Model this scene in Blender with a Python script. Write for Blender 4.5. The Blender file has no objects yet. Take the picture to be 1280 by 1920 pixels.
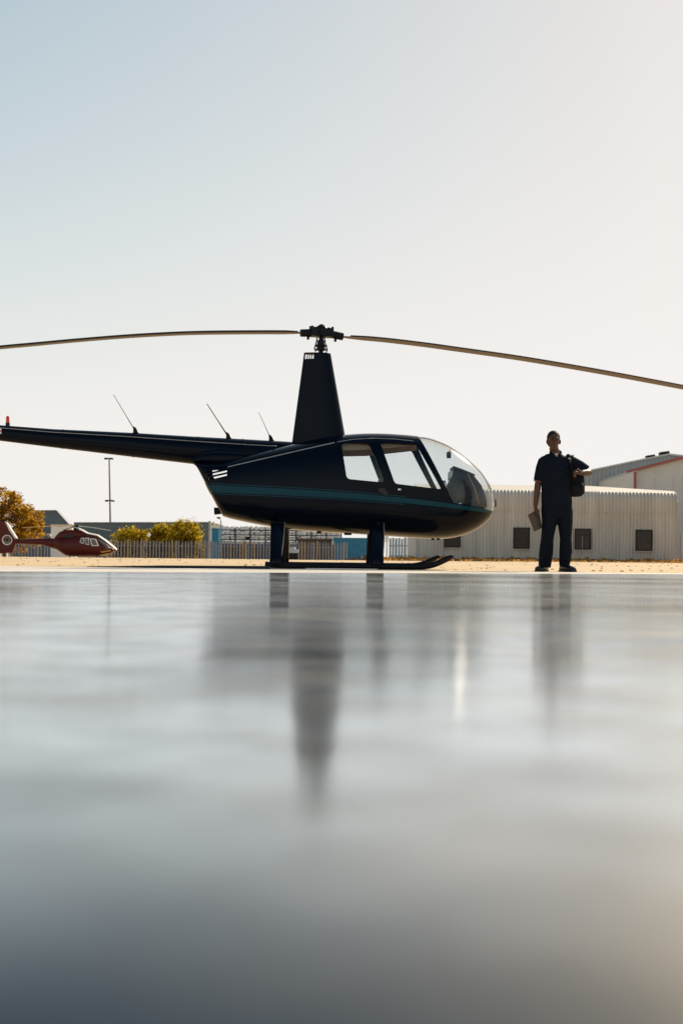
import bpy, bmesh, math, random
from mathutils import Vector, Matrix, noise
random.seed(7)
PI = math.pi
SC = bpy.context.scene
COL = SC.collection
R = math.radians

# ------------------------------------------------------------------ camera, sky, sun, exposure
F, HX, HY, CAMH, ROLL = 2380.0, 640.0, 1042.0, 0.17, R(0.6)
cam = bpy.data.cameras.new('camera')
camo = bpy.data.objects.new('camera', cam); COL.objects.link(camo)
camo.location = (0, 0, CAMH)
camo.rotation_euler = (Matrix.Rotation(R(90), 3, 'X') @ Matrix.Rotation(ROLL, 3, 'Z')).to_euler()
cam.sensor_fit = 'VERTICAL'; cam.sensor_height = 36.0; cam.lens = F/1920*36
cam.shift_y = (HY-960)/1920
cam.clip_start = 0.05; cam.clip_end = 6000
cam.dof.use_dof = True; cam.dof.focus_distance = 17.5; cam.dof.aperture_fstop = 3.2
SC.camera = camo

SKY_ROLL = ((1.5, 18.17, 0.914), (1.3, 9.488, 0.889), (1.0, 3.857, 0.893))
SUN_EL, SUN_AZ = R(35), R(38)
world = bpy.data.worlds.new('World'); SC.world = world; world.use_nodes = True
wn = world.node_tree
bg = wn.nodes['Background']; bg.inputs['Strength'].default_value = 0.10
sky = wn.nodes.new('ShaderNodeTexSky'); sky.sky_type = 'NISHITA'; sky.sun_disc = False
sky.sun_elevation = SUN_EL; sky.sun_rotation = SUN_AZ
sky.air_density = 0.5; sky.dust_density = 0.3; sky.ozone_density = 1.0; sky.altitude = 0
# thin bright haze: each channel of the clear sky rolls off softly towards white
sp_ = wn.nodes.new('ShaderNodeSeparateXYZ'); cb_ = wn.nodes.new('ShaderNodeCombineXYZ')
wn.links.new(sky.outputs[0], sp_.inputs[0])
def sky_math(op, x, y=None):
    q = wn.nodes.new('ShaderNodeMath'); q.operation = op
    for i, v in enumerate((x, y)):
        if v is None: continue
        if isinstance(v, (int, float)): q.inputs[i].default_value = v
        else: wn.links.new(v, q.inputs[i])
    return q.outputs[0]
for i, (p_, k_s, m_s) in enumerate(SKY_ROLL):
    v = sky_math('POWER', sky_math('MULTIPLY', sp_.outputs[i], 0.1), p_)
    v = sky_math('SUBTRACT', 1.0, sky_math('EXPONENT', sky_math('MULTIPLY', v, -k_s)))
    wn.links.new(sky_math('MULTIPLY', v, m_s*8.12), cb_.inputs[i])
wn.links.new(cb_.outputs[0], bg.inputs['Color'])

sl = bpy.data.lights.new('sun', 'SUN'); sl.energy = 5.0; sl.angle = R(0.53); sl.color = (1.0, 0.86, 0.66)
so = bpy.data.objects.new('sun', sl); COL.objects.link(so)
sdir = Vector((math.sin(SUN_AZ)*math.cos(SUN_EL), math.cos(SUN_AZ)*math.cos(SUN_EL), math.sin(SUN_EL)))
so.rotation_euler = sdir.to_track_quat('Z', 'Y').to_euler(); so.location = (6, 10, 20)

SC.render.engine = 'CYCLES'
SC.cycles.use_denoising = True
SC.cycles.max_bounces = 10; SC.cycles.transparent_max_bounces = 16
SC.cycles.sample_clamp_indirect = 60.0
SC.view_settings.view_transform = 'Standard'; SC.view_settings.look = 'None'
SC.view_settings.exposure = 0.3; SC.view_settings.gamma = 1.0; SC.view_settings.use_curve_mapping = False

# ------------------------------------------------------------------ helpers
CR, SR = math.cos(ROLL), math.sin(ROLL)
def P(px, py, Y):
    """the point of the photograph at (px, py), at depth Y metres, as a world position"""
    dx, dy = px-HX, py-HY
    ux, uy = dx*CR+dy*SR, -dx*SR+dy*CR
    return Vector((ux*Y/F, Y, CAMH-uy*Y/F))
def XZ(px, py, Y):
    p = P(px, py, Y); return (p.x, p.z)

def material(name, base, rough=0.5, metal=0.0, ior=1.5, coat=0.0, vary=0.0, scale=8.0, bump=0.0, bscale=40.0, spec=None,
             coords='Object', stretch=(1, 1, 1), island=0.0, rvary=0.0):
    m = bpy.data.materials.new(name); m.use_nodes = True
    nt = m.node_tree; b = nt.nodes['Principled BSDF']
    b.inputs['Base Color'].default_value = (*base, 1); b.inputs['Roughness'].default_value = rough
    b.inputs['Metallic'].default_value = metal; b.inputs['IOR'].default_value = ior
    b.inputs['Coat Weight'].default_value = coat; b.inputs['Coat Roughness'].default_value = 0.04
    if spec is not None: b.inputs['Specular IOR Level'].default_value = spec
    tc = nt.nodes.new('ShaderNodeTexCoord'); mp = nt.nodes.new('ShaderNodeMapping')
    mp.inputs['Scale'].default_value = stretch
    nt.links.new(tc.outputs[coords], mp.inputs['Vector'])
    last = None
    if vary or rvary:
        n = nt.nodes.new('ShaderNodeTexNoise'); n.inputs['Scale'].default_value = scale; n.inputs['Detail'].default_value = 6
        n.inputs['Roughness'].default_value = 0.65
        nt.links.new(mp.outputs[0], n.inputs['Vector'])
        if vary:
            mr = nt.nodes.new('ShaderNodeMapRange')
            mr.inputs['From Min'].default_value = 0.3; mr.inputs['From Max'].default_value = 0.7
            mr.inputs['To Min'].default_value = 1-vary; mr.inputs['To Max'].default_value = 1+vary
            nt.links.new(n.outputs['Fac'], mr.inputs['Value']); last = mr.outputs[0]
        if rvary:
            m2 = nt.nodes.new('ShaderNodeMapRange')
            m2.inputs['From Min'].default_value = 0.3; m2.inputs['From Max'].default_value = 0.7
            m2.inputs['To Min'].default_value = max(0.01, rough-rvary); m2.inputs['To Max'].default_value = rough+rvary
            nt.links.new(n.outputs['Fac'], m2.inputs['Value']); nt.links.new(m2.outputs[0], b.inputs['Roughness'])
    if island:
        g = nt.nodes.new('ShaderNodeNewGeometry'); mr = nt.nodes.new('ShaderNodeMapRange')
        mr.inputs['To Min'].default_value = 1-island; mr.inputs['To Max'].default_value = 1+island
        nt.links.new(g.outputs['Random Per Island'], mr.inputs['Value'])
        if last is None: last = mr.outputs[0]
        else:
            mu = nt.nodes.new('ShaderNodeMath'); mu.operation = 'MULTIPLY'
            nt.links.new(last, mu.inputs[0]); nt.links.new(mr.outputs[0], mu.inputs[1]); last = mu.outputs[0]
    if last is not None:
        mx = nt.nodes.new('ShaderNodeVectorMath'); mx.operation = 'SCALE'
        mx.inputs[0].default_value = base
        nt.links.new(last, mx.inputs['Scale']); nt.links.new(mx.outputs[0], b.inputs['Base Color'])
    if bump:
        n2 = nt.nodes.new('ShaderNodeTexNoise'); n2.inputs['Scale'].default_value = bscale; n2.inputs['Detail'].default_value = 5
        nt.links.new(mp.outputs[0], n2.inputs['Vector'])
        bp = nt.nodes.new('ShaderNodeBump'); bp.inputs['Strength'].default_value = bump; bp.inputs['Distance'].default_value = 0.02
        nt.links.new(n2.outputs['Fac'], bp.inputs['Height']); nt.links.new(bp.outputs[0], b.inputs['Normal'])
    return m

def glass_material(name, tint=(0.93, 0.95, 0.95), rough=0.02, ior=1.58):
    m = bpy.data.materials.new(name); m.use_nodes = True
    nt = m.node_tree; nt.nodes.clear()
    out = nt.nodes.new('ShaderNodeOutputMaterial'); mix = nt.nodes.new('ShaderNodeMixShader')
    tr = nt.nodes.new('ShaderNodeBsdfTransparent'); tr.inputs[0].default_value = (*tint, 1)
    gl = nt.nodes.new('ShaderNodeBsdfGlossy'); gl.inputs['Roughness'].default_value = rough
    fr = nt.nodes.new('ShaderNodeFresnel'); fr.inputs['IOR'].default_value = ior
    ge = nt.nodes.new('ShaderNodeNewGeometry'); sb = nt.nodes.new('ShaderNodeMath'); sb.operation = 'SUBTRACT'; sb.inputs[0].default_value = 1.0
    mu = nt.nodes.new('ShaderNodeMath'); mu.operation = 'MULTIPLY'      # only the outer skin reflects: the pane is modelled thin
    nt.links.new(ge.outputs['Backfacing'], sb.inputs[1]); nt.links.new(sb.outputs[0], mu.inputs[0]); nt.links.new(fr.outputs[0], mu.inputs[1])
    nt.links.new(mu.outputs[0], mix.inputs[0]); nt.links.new(tr.outputs[0], mix.inputs[1]); nt.links.new(gl.outputs[0], mix.inputs[2])
    nt.links.new(mix.outputs[0], out.inputs[0])
    return m

def leaf_material(name, base, trans, weight=0.5, island=0.45):
    m = bpy.data.materials.new(name); m.use_nodes = True
    nt = m.node_tree; nt.nodes.clear()
    out = nt.nodes.new('ShaderNodeOutputMaterial'); mix = nt.nodes.new('ShaderNodeMixShader'); mix.inputs[0].default_value = weight
    d = nt.nodes.new('ShaderNodeBsdfDiffuse'); t = nt.nodes.new('ShaderNodeBsdfTranslucent')
    g = nt.nodes.new('ShaderNodeNewGeometry'); mr = nt.nodes.new('ShaderNodeMapRange')
    mr.inputs['To Min'].default_value = 1-island; mr.inputs['To Max'].default_value = 1+island
    nt.links.new(g.outputs['Random Per Island'], mr.inputs['Value'])
    for sh, c in ((d, base), (t, trans)):
        v = nt.nodes.new('ShaderNodeVectorMath'); v.operation = 'SCALE'; v.inputs[0].default_value = c
        nt.links.new(mr.outputs[0], v.inputs['Scale']); nt.links.new(v.outputs[0], sh.inputs[0])
    nt.links.new(d.outputs[0], mix.inputs[1]); nt.links.new(t.outputs[0], mix.inputs[2]); nt.links.new(mix.outputs[0], out.inputs[0])
    return m

def thing(name, label, cat, loc=(0, 0, 0), group=None):
    o = bpy.data.objects.new(name, None); COL.objects.link(o)
    o.location = loc; o.empty_display_size = 0.2
    o['label'] = label; o['category'] = cat
    if group: o['group'] = group
    return o
def world_of(o):
    v = Vector((0, 0, 0))
    while o is not None: v += o.location; o = o.parent
    return v
def link(name, me, m, parent=None, smooth=False, origin=None):
    """link mesh data whose vertices are in world positions; they become local to the parent"""
    me.name = name
    base = world_of(parent) if parent else Vector((0, 0, 0))
    org = Vector(origin) if origin is not None else base
    me.transform(Matrix.Translation(-org))
    me.materials.clear(); me.materials.append(m)
    if smooth is not None:
        for p in me.polygons: p.use_smooth = bool(smooth)
        if smooth and smooth is not True:
            me.set_sharp_from_angle(angle=R(smooth))
    o = bpy.data.objects.new(name, me); COL.objects.link(o)
    if parent: o.parent = parent
    o.location = org-base
    return o
def dup(o, loc, parent=None):
    c = o.copy(); COL.objects.link(c); c.location = loc
    if parent is not None: c.parent = parent
    for ch in o.children: dup(ch, ch.location, c)
    return c
def tag(o, label, cat, group=None):
    o['label'] = label; o['category'] = cat
    if group: o['group'] = group
    return o

class MB:
    def __init__(s): s.v = []; s.f = []
    def add(s, vs, fs):
        b = len(s.v); s.v += [tuple(v) for v in vs]; s.f += [tuple(i+b for i in f) for f in fs]; return s
    def box(s, c, size, rot=None):
        hx, hy, hz = size[0]/2, size[1]/2, size[2]/2
        vs = [Vector((x*hx, y*hy, z*hz)) for x in (-1, 1) for y in (-1, 1) for z in (-1, 1)]
        if rot is not None: vs = [rot @ v for v in vs]
        c = Vector(c)
        return s.add([v+c for v in vs], [(0, 1, 3, 2), (4, 6, 7, 5), (0, 4, 5, 1), (2, 3, 7, 6), (0, 2, 6, 4), (1, 5, 7, 3)])
    def loft(s, rings, caps=True):
        k = len(rings[0]); vs = [p for r in rings for p in r]; fs = []
        for i in range(len(rings)-1):
            for j in range(k):
                a, b = i*k+j, i*k+(j+1) % k
                fs.append((a, b, b+k, a+k))
        if caps: fs.append(tuple(range(k))[::-1]); fs.append(tuple(range((len(rings)-1)*k, len(rings)*k)))
        return s.add(vs, fs)
    def tube(s, pts, rad, n=10, flat=None, up=None, caps=True):
        """swept tube; rad number or list of numbers / (a, b) pairs"""
        pts = [Vector(p) for p in pts]
        if not isinstance(rad, (list, tuple)): rad = [rad]*len(pts)
        rings = []
        up = Vector(up) if up is not None else None
        for i, p in enumerate(pts):
            t = (pts[min(i+1, len(pts)-1)]-pts[max(i-1, 0)]).normalized()
            u = up if up is not None else (Vector((0, 0, 1)) if abs(t.z) < 0.9 else Vector((0, 1, 0)))
            a = t.cross(u).normalized(); b = a.cross(t).normalized()
            ra, rb = rad[i] if isinstance(rad[i], (list, tuple)) else (rad[i], rad[i])
            rings.append([p+a*(ra*math.cos(q*2*PI/n))+b*(rb*math.sin(q*2*PI/n)) for q in range(n)])
        return s.loft(rings, caps)
    def prism(s, poly, y0, y1):
        """(x, z) outline extruded along depth"""
        n = len(poly)
        vs = [(x, y0, z) for x, z in poly]+[(x, y1, z) for x, z in poly]
        fs = [tuple(range(n)), tuple(range(n, 2*n))[::-1]]+[(i, i+n, (i+1) % n+n, (i+1) % n) for i in range(n)]
        return s.add(vs, fs)
    def ball(s, c, r, nu=16, nv=10, rot=None):
        c = Vector(c); r = (r, r, r) if not isinstance(r, (tuple, list)) else r
        vs = []; fs = []
        for j in range(1, nv):
            a = PI*j/nv
            for i in range(nu):
                q = 2*PI*i/nu
                vs.append(Vector((r[0]*math.sin(a)*math.cos(q), r[1]*math.sin(a)*math.sin(q), r[2]*math.cos(a))))
        vs += [Vector((0, 0, r[2])), Vector((0, 0, -r[2]))]
        if rot is not None: vs = [rot @ v for v in vs]
        t, b = len(vs)-2, len(vs)-1
        for j in range(nv-2):
            for i in range(nu):
                i2 = (i+1) % nu
                fs.append((j*nu+i, (j+1)*nu+i, (j+1)*nu+i2, j*nu+i2))
        for i in range(nu):
            fs.append((t, i, (i+1) % nu)); fs.append((b, (nv-2)*nu+(i+1) % nu, (nv-2)*nu+i))
        return s.add([v+c for v in vs], fs)
    def mesh(s, fix=True):
        me = bpy.data.meshes.new('m'); me.from_pydata(s.v, [], s.f); me.update()
        if fix:
            bm = bmesh.new(); bm.from_mesh(me); bmesh.ops.recalc_face_normals(bm, faces=bm.faces); bm.to_mesh(me); bm.free()
        return me
    def build(s, name, m, parent=None, smooth=False, origin=None, bevel=0.0):
        me = s.mesh()
        if bevel:
            bm = bmesh.new(); bm.from_mesh(me)
            bmesh.ops.bevel(bm, geom=list(bm.edges), offset=bevel, segments=2, affect='EDGES', profile=0.5)
            bm.to_mesh(me); bm.free()
        return link(name, me, m, parent, smooth, origin)

def run_modifiers(me, setup):
    o = bpy.data.objects.new('tmp', me); COL.objects.link(o); extra = setup(o) or []
    bpy.context.view_layer.update()
    dg = bpy.context.evaluated_depsgraph_get()
    res = bpy.data.meshes.new_from_object(o.evaluated_get(dg))
    for e in [o]+list(extra): bpy.data.objects.remove(e)
    return res
def boolean(me, cut, op):
    def setup(o):
        c = bpy.data.objects.new('cut', cut); COL.objects.link(c)
        md = o.modifiers.new('b', 'BOOLEAN'); md.operation = op; md.object = c; md.solver = 'EXACT'
        return [c]
    return run_modifiers(me, setup)
def thicken(me, t, off):
    def setup(o):
        md = o.modifiers.new('s', 'SOLIDIFY'); md.thickness = t; md.offset = off
    return run_modifiers(me, setup)
def fuse(me, voxel, smooth=4, fac=0.5):
    def setup(o):
        md = o.modifiers.new('r', 'REMESH'); md.mode = 'VOXEL'; md.voxel_size = voxel
        if smooth:
            m2 = o.modifiers.new('s', 'SMOOTH'); m2.iterations = smooth; m2.factor = fac
    return run_modifiers(me, setup)
def lerp(pts, x):
    if x <= pts[0][0]: return pts[0][1]
    for i in range(len(pts)-1):
        if x <= pts[i+1][0]:
            a, b = pts[i], pts[i+1]
            return a[1]+(b[1]-a[1])*(x-a[0])/(b[0]-a[0])
    return pts[-1][1]
def spline(pts, n=8):
    out = []
    for i in range(len(pts)-1):
        p0, p1, p2, p3 = pts[max(i-1, 0)], pts[i], pts[i+1], pts[min(i+2, len(pts)-1)]
        for k in range(n):
            t = k/n
            out.append(tuple(0.5*(2*b+(c-a)*t+(2*a-5*b+4*c-d)*t*t+(3*b-a-3*c+d)*t**3) for a, b, c, d in zip(p0, p1, p2, p3)))
    out.append(tuple(pts[-1])); return out
def rounded(poly, r, n=4):
    out = []
    N = len(poly)
    for i in range(N):
        p, a, b = Vector(poly[i]), Vector(poly[i-1]), Vector(poly[(i+1) % N])
        da, db = (a-p), (b-p)
        q = min(r, da.length*0.45, db.length*0.45)
        s, e = p+da.normalized()*q, p+db.normalized()*q
        for k in range(n+1):
            t = k/n
            v = s*(1-t)**2+p*2*t*(1-t)+e*t*t
            out.append((v.x, v.y))
    return out
def smoothstep(a, b, x):
    t = max(0.0, min(1.0, (x-a)/(b-a))); return t*t*(3-2*t)

# ------------------------------------------------------------------ materials
M = {}
M['navy'] = material('navy_paint', (0.0014, 0.0034, 0.0085), 0.17, coat=0.0, spec=0.11, vary=0.12, scale=3, bump=0.004, bscale=3)
M['dark_metal'] = material('dark_metal', (0.005, 0.005, 0.007), 0.42, spec=0.2, vary=0.3, scale=20)
M['black'] = material('black_rubber', (0.010, 0.010, 0.010), 0.6, vary=0.2, scale=30)
M['teal'] = material('teal_paint', (0.001, 0.045, 0.062), 0.28, spec=0.15, vary=0.1, scale=5)
M['trim'] = material('grey_trim', (0.30, 0.28, 0.25), 0.35, vary=0.2, scale=25)
M['alu'] = material('aluminium', (0.6, 0.6, 0.6), 0.3, metal=1.0, vary=0.1, scale=30)
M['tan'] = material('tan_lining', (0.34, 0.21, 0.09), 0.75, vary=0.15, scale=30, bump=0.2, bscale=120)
M['leather'] = material('dark_leather', (0.03, 0.022, 0.018), 0.5, vary=0.25, scale=25, bump=0.15, bscale=90)
M['panel'] = material('panel_grey', (0.011, 0.010, 0.010), 0.45, vary=0.25, scale=15)
M['glass'] = glass_material('canopy_glass', rough=0.13)
M['beacon'] = material('red_lens', (0.75, 0.05, 0.015), 0.2, vary=0.1)
M['white'] = material('white_paint', (0.78, 0.76, 0.72), 0.4, vary=0.08, scale=6)
M['blade'] = material('blade_paint', (0.075, 0.042, 0.022), 0.42, vary=0.15, scale=4)

# ------------------------------------------------------------------ ground and polished floor
def ground_z(x, y):
    d = smoothstep(48, 84, y)*(1-smoothstep(-2, 10, x))
    far = smoothstep(75, 110, y)
    z = -0.6*max(d, far)
    if 15 < y < 60: z += 0.006*noise.noise((x*0.35, y*0.3, 0))*smoothstep(19.5, 22, y)
    return z
ys = [-30, -8, 0, 6, 10, 12, 14, 16, 18]+[18+i*1.0 for i in range(1, 40)]+[57+i*3 for i in range(1, 22)]+[130, 160, 220, 400, 900, 2500, 5000]
xs = [-5000, -2000, -800, -300, -120, -80]+[-60+i*1.5 for i in range(0, 81)]+[80, 120, 300, 800, 2000, 5000]
gm = MB(); gv = [(x, y, ground_z(x, y)) for y in ys for x in xs]; nx = len(xs)
gf = [(j*nx+i, j*nx+i+1, (j+1)*nx+i+1, (j+1)*nx+i) for j in range(len(ys)-1) for i in range(nx-1)]
gm.add(gv, gf)
M['sand'] = material('sand', (0.56, 0.40, 0.22), 0.9, vary=0.2, scale=0.5, bump=0.10, bscale=5, coords='Object', stretch=(0.6, 1, 1))
g = gm.build('ground', M['sand'], None, True); g['kind'] = 'structure'
M['concrete'] = material('pale_concrete', (0.64, 0.57, 0.48), 0.6, vary=0.14, scale=0.9, bump=0.15, bscale=12)
av = []
for i in range(401):
    x = -60+i*0.3; y1 = 15.15-0.02*x+0.10*noise.noise((x*0.5, 0, 3))+0.06*noise.noise((x*2.1, 0, 9)); av.append((x, y1))
n = len(av)
vs = [(x, 6.0, 0.004) for x, y in av]+[(x, y-0.25, 0.004) for x, y in av]+[(x, y, 0.0005) for x, y in av]
MB().add(vs, [(r*n+i, r*n+i+1, (r+1)*n+i+1, (r+1)*n+i) for r in (0, 1) for i in range(n-1)]).build('apron', M['concrete'])['kind'] = 'structure'

def floor_material():
    m = bpy.data.materials.new('polished_floor'); m.use_nodes = True
    nt = m.node_tree; nt.nodes.clear(); L = nt.links.new
    tc = nt.nodes.new('ShaderNodeTexCoord')
    def nz(scale, st, detail=4, rough=0.55):
        mp = nt.nodes.new('ShaderNodeMapping'); mp.inputs['Scale'].default_value = st
        n = nt.nodes.new('ShaderNodeTexNoise'); n.inputs['Scale'].default_value = scale; n.inputs['Detail'].default_value = detail
        n.inputs['Roughness'].default_value = rough
        L(tc.outputs['Object'], mp.inputs[0]); L(mp.outputs[0], n.inputs['Vector']); return n.outputs['Fac']
    def ramp(src, a, b_, lo, hi, kind='LINEAR'):
        r = nt.nodes.new('ShaderNodeMapRange'); r.interpolation_type = kind
        for k, v in zip(('From Min', 'From Max', 'To Min', 'To Max'), (a, b_, lo, hi)): r.inputs[k].default_value = v
        L(src, r.inputs['Value']); return r.outputs[0]
    def math_(op, x, y):
        q = nt.nodes.new('ShaderNodeMath'); q.operation = op
        for i, v in enumerate((x, y)):
            if isinstance(v, (int, float)): q.inputs[i].default_value = v
            else: L(v, q.inputs[i])
        return q.outputs[0]
    mix = nt.nodes.new('ShaderNodeMix'); mix.data_type = 'RGBA'
    mix.inputs['A'].default_value = (0.0015, 0.0185, 0.043, 1); mix.inputs['B'].default_value = (0.007, 0.031, 0.057, 1)
    L(ramp(nz(0.9, (0.6, 1.0, 1), 5), 0.35, 0.65, 0, 1), mix.inputs['Factor'])
    df = nt.nodes.new('ShaderNodeBsdfDiffuse'); L(mix.outputs['Result'], df.inputs['Color'])
    gl = nt.nodes.new('ShaderNodeBsdfGlossy'); gl.distribution = 'MULTI_GGX'; gl.inputs['Color'].default_value = (0.89, 0.96, 1.0, 1)
    stain = nz(0.42, (0.35, 1.3, 1), 5, 0.6)
    L(ramp(stain, 0.36, 0.66, 0.10, 0.175), gl.inputs['Roughness'])
    bp = nt.nodes.new('ShaderNodeBump'); bp.inputs['Strength'].default_value = 0.12; bp.inputs['Distance'].default_value = 0.02
    L(math_('ADD', nz(1.1, (0.30, 0.9, 1), 4), math_('MULTIPLY', nz(11.0, (0.15, 1.0, 1), 3), 0.10)), bp.inputs['Height']); L(bp.outputs[0], gl.inputs['Normal'])
    g2 = nt.nodes.new('ShaderNodeBsdfGlossy'); g2.distribution = 'MULTI_GGX'; g2.inputs['Color'].default_value = (1.0, 0.90, 0.74, 1)
    g2.inputs['Roughness'].default_value = 0.48; L(bp.outputs[0], g2.inputs['Normal'])      # fine scuffs spread part of the shine
    lw = nt.nodes.new('ShaderNodeLayerWeight'); lw.inputs['Blend'].default_value = 0.5
    base = nt.nodes.new('ShaderNodeMixShader'); L(math_('MULTIPLY', ramp(lw.outputs['Facing'], 0.62, 0.93, 0.035, 0.28), ramp(nz(3.5, (0.8, 0.6, 1), 4), 0.35, 0.65, 0.65, 1.35)), base.inputs[0])
    L(df.outputs[0], base.inputs[1]); L(g2.outputs[0], base.inputs[2])
    ref = ramp(lw.outputs['Facing'], 0.65, 0.925, 0.008, 0.93, 'SMOOTHSTEP')      # waxed coat: almost a mirror at grazing angles
    wear = ramp(stain, 0.40, 0.70, 1.0, 0.90)
    sh = nt.nodes.new('ShaderNodeMixShader'); L(math_('MULTIPLY', math_('MULTIPLY', ref, wear), ramp(nz(6.0, (0.9, 0.9, 1), 3), 0.34, 0.64, 0.66, 1.06)), sh.inputs[0])
    L(base.outputs[0], sh.inputs[1]); L(gl.outputs[0], sh.inputs[2])
    out = nt.nodes.new('ShaderNodeOutputMaterial'); L(sh.outputs[0], out.inputs[0])
    return m
M['floor'] = floor_material()
fl = MB(); fv = [(-60, -12, 0), (60, -12, 0), (60, 20, 0), (6, 13.9, 0), (3, 12.9, 0), (-1.5, 10.7, 0), (-3.5, 9.8, 0), (-60, 8, 0)]
fv = [(-60, -12, 0), (60, -12, 0), (60, 14.6, 0), (6, 13.9, 0), (3, 12.9, 0), (-1.5, 10.7, 0), (-3.5, 9.8, 0), (-60, 8, 0)]
fl.add([(x, y, 0.016) for x, y, z in fv]+[(x, y, -0.05) for x, y, z in fv], [tuple(range(8)), tuple(range(8, 16))[::-1]]+[(i, i+8, (i+1) % 8+8, (i+1) % 8) for i in range(8)])
f_o = fl.build('polished_floor', M['floor']); f_o['kind'] = 'structure'

# ------------------------------------------------------------------ the dark helicopter
HYC = 17.0                                     # depth of its centre line
heli = thing('helicopter', 'dark navy four seat helicopter with teal stripe parked on the apron', 'helicopter', (P(601, 900, HYC).x, HYC, 0))
YS = 16.8
top_px = [(366, 868), (385, 866), (405, 864), (427, 861), (470, 850), (510, 841), (550, 832), (600, 821), (640, 815), (680, 812), (720, 812), (760, 814.5), (779, 816.5),
          (802, 819), (823, 825.5), (844, 835), (872.5, 854), (893.6, 872.5), (907.7, 888.5), (918, 906), (925, 923), (928, 937)]
bot_px = [(366, 871), (372, 880), (392, 921), (413, 962), (420, 969), (460, 978.5), (500, 986), (550, 993), (600, 997), (650, 1000), (700, 1003), (760, 1007), (800, 1009.5), (830, 1010),
          (858.5, 1006.5), (886.6, 997), (907.7, 984), (920, 972), (926, 961), (928, 954)]
topw = spline([XZ(x, y, YS) for x, y in top_px], 5); botw = [XZ(x, y, YS) for x, y in bot_px]
botw = botw[:4]+spline(botw[3:], 5)[1:]
topw.sort(); botw.sort()
X0, X1 = max(topw[0][0], botw[0][0]), min(topw[-1][0], botw[-1][0])
xA, xB = XZ(600, 900, YS)[0], XZ(800, 900, YS)[0]
def half_width(x):
    if x < xA:
        t = (xA-x)/(xA-X0); return 0.64-0.30*t**1.5
    if x > xB:
        t = (x-xB)/(X1-xB); return 0.055+0.585*math.sqrt(max(0, 1-t**2.2))
    return 0.64
def section(x, inset, K=56):
    zt, zb = lerp(topw, x)-inset, lerp(botw, x)+inset
    w = half_width(x)-inset
    nose = smoothstep(xB-0.1, X1, x); n = 3.4-1.2*nose
    if zt-zb < 0.02: c = (zt+zb)/2; zt, zb = c+0.01, c-0.01
    zc = zb+(zt-zb)*0.47
    ring = []
    for k in range(K):
        a = 2*PI*k/K; c, s = math.cos(a), math.sin(a)
        yy = w*math.copysign(abs(c)**(2/n), c)
        if s > 0: yy *= 1-0.10*s*(1-nose)
        zz = zc+(zt-zc if s > 0 else zc-zb)*math.copysign(abs(s)**(2/n), s)
        ring.append((x, HYC+yy, zz))
    return ring
def fuselage(inset):
    st = []
    N = 54
    for i in range(N+1):
        t = i/N; st.append(X0+0.004+(X1-X0-0.006)*t)
    for q in (0.006, 0.012, 0.022, 0.035, 0.05): st.append(X1-q)
    for q in (0.02, 0.045): st.append(X0+q)
    st = sorted(set(st))
    b = MB(); b.loft([section(x, inset) for x in st]); return b.mesh()
YN = HYC-0.62
def npoly(pts): return [XZ(x, y, YN) for x, y in pts]
win_r = rounded(npoly([(639.5, 829), (692, 831), (721, 905), (650, 898)]), 0.05)
win_f = rounded(npoly([(712.5, 829), (780, 832), (827, 917.5), (740, 907)]), 0.04)
shield = npoly([(787, 816), (850, 943), (880, 947), (905, 950), (921, 955.5), (960, 957), (960, 760), (787, 760)])
louvers = [npoly([(380, 882.5), (406, 878), (406, 880.2), (381, 884.7)]), npoly([(383, 888.6), (423, 879.8), (423, 883), (384, 891.6)]), npoly([(387.5, 894.4), (423, 886.8), (423, 890), (388.5, 898)])]
cutters = MB()
for pl in (win_r, win_f, shield): cutters.prism(pl, HYC-1.2, HYC+1.2)
for pl in louvers: cutters.prism(pl, HYC-1.2, HYC)
cutters.prism(npoly([(384, 872.5), (424, 872.5), (424, 896), (394, 899), (385, 884)]), HYC+0.05, HYC+1.2)   # added far-side opening, so bright sky shows through the near slots
shell = thicken(fuselage(0.0), 0.018, -1)
body = boolean(shell, cutters.mesh(), 'DIFFERENCE')
fus = link('fuselage', body, M['navy'], heli, 35)
# glazing: one pane per opening and side
def slab(inset, t, off=0): return thicken(fuselage(inset), t, off)
def grow(poly, d):
    c = Vector((sum(p[0] for p in poly)/len(poly), sum(p[1] for p in poly)/len(poly)))
    return [tuple(c+(Vector(p)-c)*(1+d/max(0.05, (Vector(p)-c).length))) for p in poly]
def band(name, inset, t, poly, side, m, parent, cut=None, smooth=35):
    y0, y1 = {-1: (HYC-1.3, HYC-0.003), 1: (HYC+0.003, HYC+1.3), 0: (HYC-1.3, HYC+1.3)}[side]
    me = boolean(slab(inset, t), MB().prism(poly, y0, y1).mesh(), 'INTERSECT')
    if cut: me = boolean(me, MB().prism(cut, HYC-1.4, HYC+1.4).mesh(), 'DIFFERENCE')
    return link(name, me, m, parent, smooth)
band('windshield', 0.008, 0.004, shield, 0, M['glass'], heli)
door_r = rounded(npoly([(633.5, 824), (698, 823), (741, 941), (652, 934), (640, 905)]), 0.06)
door_f = rounded(npoly([(704, 823), (783, 826), (833, 921), (826, 944), (748, 941)]), 0.04)
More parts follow.
